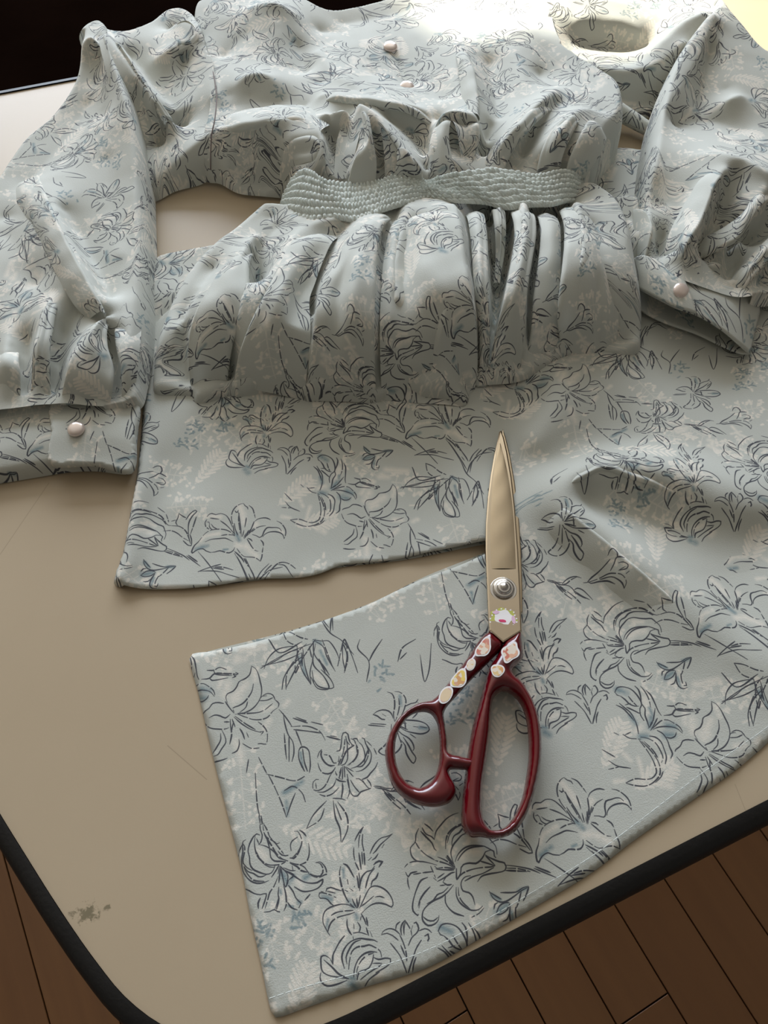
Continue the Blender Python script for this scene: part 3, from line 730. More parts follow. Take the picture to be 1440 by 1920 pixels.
def patch(name, outline, lines, parent, h=.0022, ang=0., off=(0, 0), roll=.012, mat=None, wrinkle=0., seams=(), alpha=.04,
          closed_spline=True, thick=.0, uvfun=None, wt=6.0, holes=(), rolls=None, lift=0.0, step=None):
    """outline: (px, py, z_edge[, roll]) ; lines: lists of (px, py, z)"""
    mat = mat or FAB
    O = np.array([W(*p[:3]) for p in outline]); O[:, 2] = [p[2] for p in outline]
    rl = np.array([p[3] / 1000. if len(p) > 3 else roll for p in outline])[:, None]
    O = np.hstack([O, rl])
    ring = catmull(O, closed=True, step=step or h) if closed_spline else O
    ring[:, 3] = np.maximum(ring[:, 3], 0)
    poly = ring[:, :2]
    L = []
    for ln in lines:
        Q = np.array([W(*p) for p in ln]); Q[:, 2] = [p[2] for p in ln]
        L.append(catmull(Q, step=h * .7, maxn=200) if len(Q) > 1 else Q)
    lo = poly.min(0) - h * 2; hi = poly.max(0) + h * 2
    nx = int((hi[0] - lo[0]) / h) + 2; ny = int((hi[1] - lo[1]) / h) + 2
    Z = solve_field(lo[0], lo[1], nx, ny, h, L, alpha=alpha, w=wt)
    P, Fc = triangulate(poly, h)
    gx, gy = (P[:, 0] - lo[0]) / h, (P[:, 1] - lo[1]) / h
    z = bil(Z, gx, gy)
    d, si, st = polydist(poly, P)
    nxt = np.roll(ring, -1, 0)
    ze = ring[si, 2] * (1 - st) + nxt[si, 2] * st
    rr = ring[si, 3] * (1 - st) + nxt[si, 3] * st
    q = np.clip(d / np.maximum(rr, 1e-6), 0, 1)
    prof = np.sqrt(np.clip(1 - (1 - q) ** 2, 0, 1))
    z = np.where(rr > 1e-5, ze + (z - ze) * prof, z)
    if wrinkle:
        a = np.random.default_rng(len(P)).uniform(0, 6.28, 12)
        w_ = 0
        for k in range(6):
            th = a[k]; fr = 120 + 60 * k
            w_ = w_ + np.sin(fr * (P[:, 0] * math.cos(th) + P[:, 1] * math.sin(th)) + a[k + 6] + 1.5 * np.sin(40 * P[:, 0] + k) + 1.5 * np.sin(37 * P[:, 1] + 2 * k)) / (k + 1.5)
        z = z + wrinkle * w_ * prof
    for sm in seams:
        Q = np.array([W(*p) for p in sm])[:, :2]
        Q = catmull(np.hstack([Q, np.zeros((len(Q), 1))]), step=.003)[:, :2]
        ds, _, _ = polydist(Q, P, closed=False)
        z = z - 1.3 * np.exp(-(ds / .0016) ** 2)
    # arc-length fabric coordinates, measured over the rolled edges too
    cs = 3; cy_ = np.arange(0, ny + cs, cs); cx_ = np.arange(0, nx + cs, cs)
    GX, GY = np.meshgrid(lo[0] + cx_ * h, lo[1] + cy_ * h); G = np.stack([GX.ravel(), GY.ravel()], 1)
    dg, sg, tg = polydist(poly, G); dg = np.where(inside(poly, G), dg, 0)
    zg = (ring[sg, 2] * (1 - tg) + nxt[sg, 2] * tg).reshape(GX.shape); rg = (ring[sg, 3] * (1 - tg) + nxt[sg, 3] * tg).reshape(GX.shape); dg = dg.reshape(GX.shape)
    jy, jx = np.meshgrid(np.arange(Z.shape[0]) / cs, np.arange(Z.shape[1]) / cs, indexing='ij')
    zg, rg, dg = bil(zg, jx.ravel(), jy.ravel()).reshape(Z.shape), bil(rg, jx.ravel(), jy.ravel()).reshape(Z.shape), bil(dg, jx.ravel(), jy.ravel()).reshape(Z.shape)
    qg = np.clip(dg / np.maximum(rg, 1e-6), 0, 1); pg = np.sqrt(np.clip(1 - (1 - qg) ** 2, 0, 1))
    Zr = np.where(rg > 1e-4, zg + (Z - zg) * pg, Z)
    dzx = np.gradient(Zr, axis=1) / 1000. / h; dzy = np.gradient(Zr, axis=0) / 1000. / h
    ax = np.cumsum(np.sqrt(1 + np.minimum(dzx ** 2, 30)), 1) * h; ay = np.cumsum(np.sqrt(1 + np.minimum(dzy ** 2, 30)), 0) * h
    ax -= ax[:, ax.shape[1] // 2][:, None]; ay -= ay[ay.shape[0] // 2][None]
    if uvfun is None:
        uv = fabric_uv(bil(ax, gx, gy), bil(ay, gx, gy), ang, off)
    else:
        uv = uvfun(P)
    V = np.column_stack([P, T + (np.maximum(z, .6) + lift) / 1000.])
    # upward winding
    a_, b_, c_ = P[Fc[:, 0]], P[Fc[:, 1]], P[Fc[:, 2]]
    cr = (b_[:, 0] - a_[:, 0]) * (c_[:, 1] - a_[:, 1]) - (b_[:, 1] - a_[:, 1]) * (c_[:, 0] - a_[:, 0])
    Fc[cr < 0] = Fc[cr < 0][:, ::-1]
    o = new_mesh(name, V, Fc, mat, parent, uv)
    if parent is not None:
        o.matrix_parent_inverse = parent.matrix_world.inverted()
    if thick:
        m = o.modifiers.new('thickness', 'SOLIDIFY'); m.thickness = thick; m.offset = -1
    o['_field'] = 0
    del o['_field']
    return o, (lo, h, Z)

def keep(o, parent):
    o.parent = parent
    o.matrix_parent_inverse = Matrix.Translation(parent.location).inverted()

DRESS = empty('dress', (0, .35, T), 'pale sage lily-print dress heaped on the table with its skirt being cut', 'dress')
bpy.context.view_layer.update()
def step_line(ln, dx, dy, drop):
    return [(a + dx, b + dy, z - drop) for (a, b, z) in ln]
# ---- flat skirt with the cut running in from the left
HP = pl(955, 1000)
def skirt_uv(P):
    r = P - HP
    th = np.degrees(np.arctan2(r[:, 1], r[:, 0]))          # 0 right, 90 away, 180 left
    sl = pl(300, 1165) - HP; th = np.where(th < math.degrees(math.atan2(sl[1], sl[0])), th + 360, th)
    w = np.clip((th - 20) / 70., 0, 1); w = w * w * (3 - 2 * w)
    hp2 = R2(UP_ROT) @ (HP - A_UP) + A_LOW - HP
    st = LMI @ hp2; e = LM @ (st - np.round(st))
    a = UP_ROT * w
    x = HP[0] + np.cos(a) * r[:, 0] - np.sin(a) * r[:, 1] + w * e[0]
    y = HP[1] + np.sin(a) * r[:, 0] + np.cos(a) * r[:, 1] + w * e[1]
    return (LMI @ np.stack([x, y])).T

SK_LEFT = [(262, 690, 1, 9), (268, 760, 1, 9), (258, 880, 1, 10), (245, 960, 1, 10), (230, 1040, 1, 10), (214, 1094, 1, 8)]
SK_CUT = [(236, 1103, 1.5, 0), (330, 1105, 1.5, 0), (400, 1099, 1.5, 0), (480, 1087, 1.5, 0), (560, 1084, 1.5, 0), (600, 1076, 2, 0), (640, 1060, 2, 0), (700, 1055, 2, 0),
          (760, 1046, 2, 0), (830, 1031, 3, 0), (905, 1018, 4, 0), (940, 1013, 5, 0), (955, 1020, 5, 0), (940, 1027, 5, 0), (905, 1042, 4, 0), (860, 1062, 3, 0), (800, 1083, 3, 0), (750, 1106, 2, 0), (690, 1135, 2, 0), (640, 1153, 2, 0),
          (560, 1180, 2, 0), (480, 1204, 2, 0), (400, 1221, 2, 0), (361, 1226, 1.5, 2)]
SK_LOW = [(355, 1236, 1, 3), (372, 1300, 1, 3), (395, 1400, 1, 3), (430, 1540, 1, 3), (455, 1640, 1, 3), (470, 1720, 1, 3), (490, 1810, 1, 3), (508, 1896, 1, 3), (517, 1908, 1, 3)]
SK_HEM = [(567, 1892, 1, 3), (675, 1854, 1, 3), (800, 1815, 1, 3), (905, 1757, 1, 3), (1002, 1701, 1, 3), (1107, 1638, 1, 3), (1194, 1572, 1, 3), (1311, 1492, 1, 3), (1382, 1442, 1, 3), (1440, 1392, 1, 3), (1530, 1300, 1, 3), (1640, 1180, 1, 3)]
SK_REST = [(1660, 1000, 1, 3), (1620, 760, 1, 3), (1540, 600, 1, 3), (1440, 520, 1, 3), (1300, 470, 1, 3), (1180, 450, 1, 3), (1000, 460, 1, 3), (700, 470, 1, 3), (420, 520, 1, 6), (300, 600, 1, 6)]
skirt_lines = [
    [(300, 760, 4), (600, 800, 3), (900, 790, 4)], [(262, 860, 9), (250, 960, 9), (236, 1040, 8), (226, 1085, 7)], [(300, 860, 3), (285, 960, 3), (272, 1060, 3), (262, 1095, 3)],
    [(330, 950, 3), (500, 950, 2.5), (700, 930, 2.5)], [(760, 1000, 3), (700, 1040, 2.5), (500, 1075, 2.5), (330, 1095, 2.5)], [(600, 1074, 3.4), (640, 1058, 2.2), (690, 1054, 3.4), (740, 1047, 2.2), (800, 1036, 4)],
    [(870, 900, 5), (890, 960, 7), (900, 1010, 7)], [(820, 940, 2.5), (830, 1000, 3)],
    [(905, 1042, 5), (860, 1064, 4), (760, 1104, 3), (620, 1162, 2.5), (480, 1206, 2.5), (380, 1226, 2.5)],
    [(980, 950, 10), (1020, 940, 13), (1049, 921, 17), (1090, 893, 18), (1130, 874, 17), (1195, 892, 15), (1268, 918, 14), (1359, 948, 12), (1440, 955, 10), (1560, 960, 9)],
    [(1046, 940, 16), (1086, 971, 17), (1144, 1018, 15), (1195, 1062, 13), (1257, 1112, 10), (1320, 1180, 7), (1400, 1270, 4)],
    [(1100, 930, 7), (1150, 960, 4.5), (1220, 1010, 4), (1300, 1080, 3.5), (1400, 1160, 3.5)],
    [(1180, 920, 6), (1260, 955, 4.5), (1340, 990, 4), (1440, 1000, 4)],
    [(1020, 980, 9), (1060, 1030, 6), (1120, 1090, 4.5), (1200, 1150, 3.5)], [(1000, 1000, 8), (1010, 1080, 5), (1010, 1160, 4)],
    [(980, 860, 3), (1040, 860, 4), (1100, 830, 5), (1200, 820, 5)], [(1200, 760, 5), (1300, 830, 7), (1440, 860, 6)], [(1250, 690, 3), (1440, 740, 3)],
    [(960, 820, 2.5), (960, 880, 2.5)],
    [(1030, 700, 10), (1040, 760, 12), (1000, 830, 8)], [(1000, 740, 3), (960, 790, 2.5)],
    [(1320, 1210, 5), (1440, 1260, 6), (1560, 1250, 6)], [(1250, 1290, 2.5), (1440, 1350, 2.5)],
    [(420, 1300, 2.5), (700, 1300, 2.5), (1000, 1280, 3)], [(480, 1600, 2.5), (800, 1600, 2.5), (1200, 1400, 2.5)], [(520, 1850, 2.5), (700, 1800, 2.5), (900, 1700, 2.5), (1100, 1590, 2.5), (1300, 1440, 2.5)],
    [(400, 600, 8), (700, 620, 8), (1000, 620, 8)], [(1300, 560, 4), (1500, 640, 4)],
]
skirt, SKF = patch('skirt_panel', SK_LEFT + SK_CUT + SK_LOW + SK_HEM + SK_REST, skirt_lines, DRESS, h=.0026, roll=.003, uvfun=skirt_uv, alpha=.02, thick=.0006, wrinkle=.10, step=.003)
keep(skirt, DRESS)
def skirt_z(px, py):
    lo, h, Z = SKF
    x, y, _ = W(px, py, 3)
    return float(bil(Z, np.array([(x - lo[0]) / h]), np.array([(y - lo[1]) / h]))[0])

# the back layer of the skirt lying under the front one
def shift(pts, dx, dy, z): return [(p[0] + dx, p[1] + dy, z, 0) for p in pts]
back_out = shift(SK_LEFT, 6, -2, .4) + [(244, 1099, .4, 0), (330, 1103, .4, 0), (480, 1089, .4, 0), (640, 1064, .4, 0), (760, 1050, .4, 0), (905, 1022, .4, 0), (945, 1019, .4, 0), (905, 1038, .4, 0), (800, 1080, .4, 0), (690, 1133, .4, 0), (560, 1178, .4, 0), (400, 1219, .4, 0), (368, 1228, .4, 0)] + shift(SK_LOW, 5, -3, .4) + shift(SK_HEM, -2, -6, .4) + shift(SK_REST, 0, 10, .4)
bl, _ = patch('skirt_lining', back_out, [[(300, 800, .7), (900, 800, .7)], [(450, 1500, .7), (1400, 1200, .7)], [(500, 1850, .7), (1200, 1500, .7)]], DRESS, h=.012, roll=0, uvfun=lambda P: fabric_uv(P[:, 0], P[:, 1], .4, (.2, .6)), step=.005)
keep(bl, DRESS)

# stitched hem
def hem_stitches():
    line = catmull(Wa([(505, 1872, 3.2), (580, 1848, 3.2), (680, 1822, 3.2), (800, 1782, 3.2), (905, 1728, 3.2), (1000, 1672, 3.2), (1100, 1612, 3.2), (1190, 1546, 3.2), (1300, 1462, 3.2), (1375, 1408, 3.2), (1440, 1362, 3.2), (1500, 1306, 3.2)]), step=.0009, maxn=400)
    V = []; Fc = []
    seg = np.linalg.norm(np.diff(line[:, :2], axis=0), axis=1); acc = np.concatenate([[0], np.cumsum(seg)])
    s = 0.; on_ = .0026; off_ = .0007
    def at(a):
        i = min(np.searchsorted(acc, a), len(line) - 1); return line[i]
    while s + on_ < acc[-1]:
        a, b = at(s), at(s + on_)
        d = (b - a)[:2]; L = np.linalg.norm(d)
        if L > 1e-5:
            d /= L; n = np.array([-d[1], d[0]]) * .00022; o = len(V)
            for p, e in ((a, 0), ((a + b) / 2, .00030), (b, 0)):
                for sg in (-1, 0, 1):
                    V.append((p[0] + n[0] * sg, p[1] + n[1] * sg, p[2] - .0002 + e + (.00018 if sg == 0 else 0)))
            for k in (0, 1):
                for c in (0, 1):
                    q = o + k * 3 + c; Fc.append((q, q + 3, q + 4, q + 1))
        s += on_ + off_
    o = new_mesh('hem_stitching', V, Fc, M_THREAD, None); keep(o, DRESS)
    return o
hem_stitches()

# ---- skirt part lying behind the gathers, left and right
p, _ = patch('skirt_side', [(288, 505, 1, 5), (300, 490, 1, 5), (350, 480, 1, 5), (420, 472, 1, 5), (520, 470, 1, 5), (560, 560, 1, 5), (500, 680, 1, 5), (380, 720, 1, 5), (300, 715, 1, 5), (275, 640, 1, 5), (280, 560, 1, 5)],
             [[(300, 510, 9), (360, 495, 10), (430, 490, 12)], [(290, 560, 10), (340, 545, 11), (400, 540, 9)], [(320, 600, 6), (300, 650, 6), (360, 640, 6)], [(450, 600, 8), (380, 690, 6)]], DRESS, ang=.9, off=(.1, .35), roll=.005)
keep(p, DRESS)
p, _ = patch('back_panel', [(1085, 330, 1, 6), (1120, 290, 1, 6), (1160, 284, 1, 5), (1215, 290, 1, 5), (1300, 300, 1, 5), (1320, 420, 1, 5), (1300, 520, 1, 5), (1200, 560, 1, 5), (1120, 480, 1, 5)],
             [[(1130, 330, 7), (1170, 300, 7), (1230, 310, 7)], [(1140, 390, 10), (1180, 370, 11), (1230, 380, 9)], [(1150, 440, 6), (1200, 450, 6)], [(1120, 360, 5)]], DRESS, ang=2.2, off=(.6, .15), roll=.005)
keep(p, DRESS)
p, _ = patch('skirt_fold', [(1122, 412, 6, 6), (1140, 398, 8, 6), (1165, 394, 8, 6), (1188, 402, 6, 6), (1196, 440, 5, 6), (1194, 490, 4, 6), (1185, 535, 3, 6), (1165, 520, 3, 6), (1145, 460, 5, 6)],
             [[(1140, 412, 22), (1165, 404, 24), (1184, 412, 22)], [(1182, 430, 24), (1184, 470, 22), (1180, 510, 16)], [(1155, 430, 20), (1160, 460, 12), (1168, 490, 8)]], DRESS, h=.0018, ang=1.2, off=(.3, .8))
keep(p, DRESS)

# ---- gathered skirt bunched up below the waist
g_out = [(529, 386, 26, 4), (498, 402, 14, 8), (467, 429, 10, 10), (436, 460, 8, 10), (408, 483, 5, 12), (369, 518, 4, 14), (338, 561, 4, 14), (311, 616, 4, 14), (294, 674, 4, 7), (287, 724, 4, 7), (292, 740, 4, 7),
         (331, 742, 4, 7), (360, 744, 4, 7), (368, 756, 4, 8), (397, 753, 4, 7), (424, 744, 4, 7), (467, 743, 4, 7), (498, 737, 4, 7), (521, 731, 4, 8), (546, 738, 4, 7), (576, 753, 4, 7), (620, 751, 4, 7), (669, 749, 4, 7), (708, 755, 4, 7), (747, 742, 4, 7), (797, 749, 4, 7), (840, 753, 4, 7),
         (868, 762, 4, 8), (878, 752, 4, 6), (882, 726, 5, 6), (917, 722, 5, 7), (968, 717, 5, 7), (1023, 697, 5, 7), (1064, 678, 5, 7), (1119, 667, 5, 7), (1170, 668, 5, 7), (1196, 662, 5, 7), (1201, 638, 6, 14), (1197, 592, 6, 14), (1185, 547, 6, 14), (1171, 492, 6, 10), (1149, 437, 8, 8), (1128, 403, 12, 8), (1100, 372, 20, 5),
         (1060, 352, 34, 0), (1000, 355, 36, 0), (900, 352, 36, 0), (800, 345, 34, 0), (720, 365, 36, 0), (640, 385, 36, 0), (570, 392, 32, 0)]
g_lines = [
    [(560, 396, 33), (640, 388, 38), (720, 370, 39), (800, 348, 36), (900, 356, 38), (1000, 360, 38), (1070, 358, 34)],
    [(400, 505, 22), (362, 560, 26), (332, 620, 28), (314, 680, 26)],
    [(375, 535, 26), (354, 585, 22), (343, 627, 21), (344, 682, 19), (360, 722, 14)],
    [(470, 440, 28), (443, 470, 34), (425, 515, 40), (402, 570, 44), (384, 630, 43), (376, 700, 34)],
    [(480, 440, 32), (458, 480, 40), (455, 530, 44), (447, 573, 46), (430, 627, 42), (416, 690, 32)],
    [(520, 425, 26), (480, 480, 24), (478, 550, 16), (462, 600, 11), (444, 650, 9), (431, 715, 7)],
    [(568, 425, 40), (537, 460, 45), (517, 503, 49), (498, 542, 51), (478, 590, 51), (457, 640, 48), (446, 700, 36)],
    [(575, 470, 44), (545, 540, 43), (525, 620, 46), (515, 690, 38)],
    [(505, 410, 24), (530, 402, 30), (560, 412, 38)],
    [(634, 410, 42), (600, 414, 42), (575, 428, 40)],
    [(640, 430, 35), (612, 470, 35), (585, 520, 33), (566, 545, 29), (574, 575, 29), (590, 598, 36)],
    [(690, 405, 47), (669, 425, 50), (650, 470, 52), (622, 515, 51), (600, 555, 50), (604, 590, 50)],
    [(587, 620, 49), (584, 650, 52), (577, 690, 50), (573, 730, 30)], [(560, 640, 40), (552, 690, 32), (548, 725, 18)],
    [(640, 600, 50), (640, 660, 50), (640, 715, 36)], [(670, 520, 50), (665, 600, 52), (670, 700, 42)],
    [(731, 395, 47), (712, 425, 52), (703, 480, 55), (701, 540, 56), (699, 610, 56), (701, 680, 50), (707, 730, 30)],
    [(742, 400, 37), (726, 440, 36), (717, 490, 39), (714, 560, 44), (716, 640, 47), (722, 715, 32)],
    [(765, 382, 46), (750, 440, 50), (740, 500, 52), (745, 560, 52)],
    [(785, 420, 43), (778, 500, 41), (784, 570, 41), (775, 640, 45), (760, 710, 34)],
    [(830, 380, 48), (840, 450, 54), (838, 540, 57), (828, 620, 55), (805, 700, 42)],
    [(852, 378, 49), (865, 420, 55), (873, 480, 58), (883, 550, 59), (890, 620, 56), (884, 700, 42), (872, 740, 26)],
    [(882, 390, 30), (888, 450, 30), (896, 540, 36), (902, 620, 38), (900, 700, 24)],
    [(896, 384, 44), (906, 455, 49), (911, 547, 51), (914, 638, 48), (910, 698, 34)],
    [(919, 392, 24), (924, 470, 17), (924, 540, 17), (921, 620, 24), (917, 690, 20)],
    [(935, 380, 43), (939, 430, 42), (939, 470, 29), (936, 530, 20)],
    [(953, 392, 22), (954, 450, 15), (947, 528, 13), (932, 610, 18), (924, 670, 20)],
    [(968, 374, 44), (974, 418, 50), (964, 473, 52), (954, 547, 54), (940, 615, 51), (926, 690, 36)],
    [(990, 380, 44), (997, 440, 47), (986, 547, 48), (980, 638, 45), (970, 697, 30)],
    [(1009, 395, 22), (1009, 470, 19), (997, 530, 19), (991, 592, 22), (990, 650, 26)],
    [(1026, 386, 45), (1032, 455, 46), (1024, 519, 43), (1018, 570, 35), (1022, 630, 34)],
    [(1051, 395, 23), (1050, 478, 22), (1046, 540, 25), (1040, 570, 30)],
    [(1076, 372, 45), (1085, 430, 51), (1086, 490, 55), (1072, 550, 55), (1055, 600, 50), (1035, 655, 36)],
    [(1110, 420, 42), (1138, 490, 45), (1152, 560, 45), (1155, 630, 34)],
    [(1106, 540, 50), (1118, 592, 44), (1114, 645, 34)], [(1080, 640, 38), (1130, 640, 32), (1170, 640, 28)],
]
def front_cap(lines, edge, R=.062, Zm=64., zref=56.):
    """keep the folds behind the rounded front of the heap"""
    ex = [e[0] for e in edge]; ey = [e[1] for e in edge]
    out = []
    for ln in lines:
        q = []
        for (px, py, z) in ln:
            pe = float(np.interp(px, ex, ey)); ye = W(px, pe, 4)[1]
            cap = 2.0
            for zz in np.arange(58, 2, -1.0):
                if W(px, py, zz)[1] >= ye + R * (1 - math.sqrt(max(0, 1 - (zz / Zm) ** 2))): cap = zz; break
            q.append((px, py, max(4.0, z * min(1.0, cap / zref))))
        out.append(q)
    return out
G_EDGE = [(287, 738), (360, 744), (424, 746), (521, 736), (576, 753), (669, 749), (708, 755), (747, 745), (840, 753), (872, 760), (882, 728), (917, 722), (968, 717), (1023, 700), (1064, 684), (1119, 674), (1200, 668)]
g_lines = front_cap(g_lines, G_EDGE)
gather, _ = patch('skirt_gathers', g_out, g_lines, DRESS, h=.0016, ang=-.25, off=(.35, .2), roll=.012, alpha=.9, wrinkle=.18, step=.0022)
keep(gather, DRESS)

# ---- shirred waist
def smock():
    top = Wa([(542, 352, 26), (554, 330, 38), (570, 316, 46), (588, 320, 48), (608, 336, 46), (650, 343, 41), (704, 339, 42), (739, 328, 45), (782, 338, 43), (802, 338, 42), (821, 330, 44), (862, 322, 46), (931, 315, 46), (1000, 326, 45), (1064, 317, 45), (1088, 338, 34), (1102, 372, 18)])
    bot = Wa([(524, 400, 12), (534, 404, 22), (556, 412, 32), (590, 418, 38), (630, 412, 40), (669, 416, 42), (723, 396, 43), (770, 382, 41), (803, 374, 39), (858, 380, 41), (908, 383, 41), (950, 393, 41), (1000, 388, 41), (1035, 387, 40), (1066, 380, 34), (1088, 382, 24), (1102, 388, 12)])
    top[:, 2] -= T; bot[:, 2] -= T
    def resample(P, n):
        Q = catmull(P, step=.0008, maxn=200); d = np.linalg.norm(np.diff(Q, axis=0), axis=1); a = np.concatenate([[0], np.cumsum(d)])
        t = np.linspace(0, a[-1], n); return np.stack([np.interp(t, a, Q[:, i]) for i in range(3)], 1)
    NU, NV = 900, 66
    # pair by control-point index so the band stays straight across
    def byindex(P, n):
        Q = []
        k = 60
        C = catmull(P, step=1e-9, maxn=k)
        t = np.linspace(0, len(C) - 1, n); i = np.minimum(t.astype(int), len(C) - 2); f = (t - i)[:, None]
        return C[i] * (1 - f) + C[i + 1] * f
    A = byindex(top, NU); B = byindex(bot, NU)
    mid = (A + B) / 2; acc = np.concatenate([[0], np.cumsum(np.linalg.norm(np.diff(mid, axis=0), axis=1))])
    v = np.linspace(0, 1, NV)[:, None, None]
    P = A[None] * (1 - v) + B[None] * v
    rows = 7
    rv = np.linspace(0, 1, NV) * rows; ri = np.minimum(rv.astype(int), rows - 1); rf = rv - ri
    pv = .12 + .88 * np.sin(np.pi * np.clip(rf, 0, 1)) ** .6
    bulge = 4 * np.linspace(0, 1, NV) * (1 - np.linspace(0, 1, NV))
    r2 = np.random.default_rng(3)
    D = np.zeros((NV, NU)); SH = np.zeros((NV, NU))
    for r in range(rows):
        pos = 0.; ph = np.zeros(NU); edges = [0.]
        while edges[-1] < acc[-1]: edges.append(edges[-1] + r2.uniform(.0019, .0034))
        e = np.array(edges); k = np.clip(np.searchsorted(e, acc, side='right') - 1, 0, len(e) - 2)
        f = (acc - e[k]) / (e[k + 1] - e[k]); amp = r2.uniform(.6, 1.15, len(e))[k]
        prof = np.sin(np.pi * np.clip(f, 0, 1)) ** .6 * amp
        m = ri == r
        lean = r2.uniform(-.35, .35, len(e))[k]
        D[m] = prof[None] * pv[m][:, None]
    amp = .0033
    # surface normal of the smooth band
    du = np.gradient(P, axis=1); dv = np.gradient(P, axis=0); N = np.cross(du, dv); N /= np.linalg.norm(N, axis=2, keepdims=True) + 1e-12
    N[N[..., 2] < 0] *= -1
    P = P + N * (D[..., None] * amp - .0008) + N * (bulge[:, None, None] * .0012)
    V = P.reshape(-1, 3) + np.array([0, 0, T])
    idx = np.arange(NU * NV).reshape(NV, NU)
    Fc = np.stack([idx[:-1, :-1], idx[1:, :-1], idx[1:, 1:], idx[:-1, 1:]], -1).reshape(-1, 4)
    o = new_mesh('shirred_waist', V, Fc, M_SMOCK, None, None); keep(o, DRESS)
    o['label'] = 'shirred waist band with rows of tiny gathers'
smock()

# ---- bodice
b_out = [(372, 57, 12, 6), (430, 30, 14, 8), (485, 0, 18, 8), (530, -10, 20, 8), (556, 16, 18, 6), (610, 44, 16, 3), (660, 34, 16, 3), (700, 23, 16, 3), (740, 10, 16, 3), (860, -25, 16, 3), (960, -55, 14, 4), (1030, -40, 14, 4), (1030, 50, 24, 0), (1045, 115, 22, 0), (1080, 150, 18, 3),
         (1122, 190, 12, 6), (1150, 225, 8, 8), (1157, 272, 6, 9), (1150, 306, 5, 9), (1122, 344, 4, 8), (1098, 380, 8, 4), (1000, 402, 22, 0), (880, 402, 22, 0), (800, 402, 22, 0), (650, 414, 20, 0), (605, 406, 16, 0), (562, 388, 6, 5), (530, 373, 3, 6),
         (498, 369, 3, 7), (447, 363, 3, 7), (412, 345, 4, 5), (386, 339, 4, 3), (388, 315, 12, 0), (386, 250, 28, 0), (392, 225, 30, 0), (396, 175, 32, 0), (384, 115, 30, 0)]
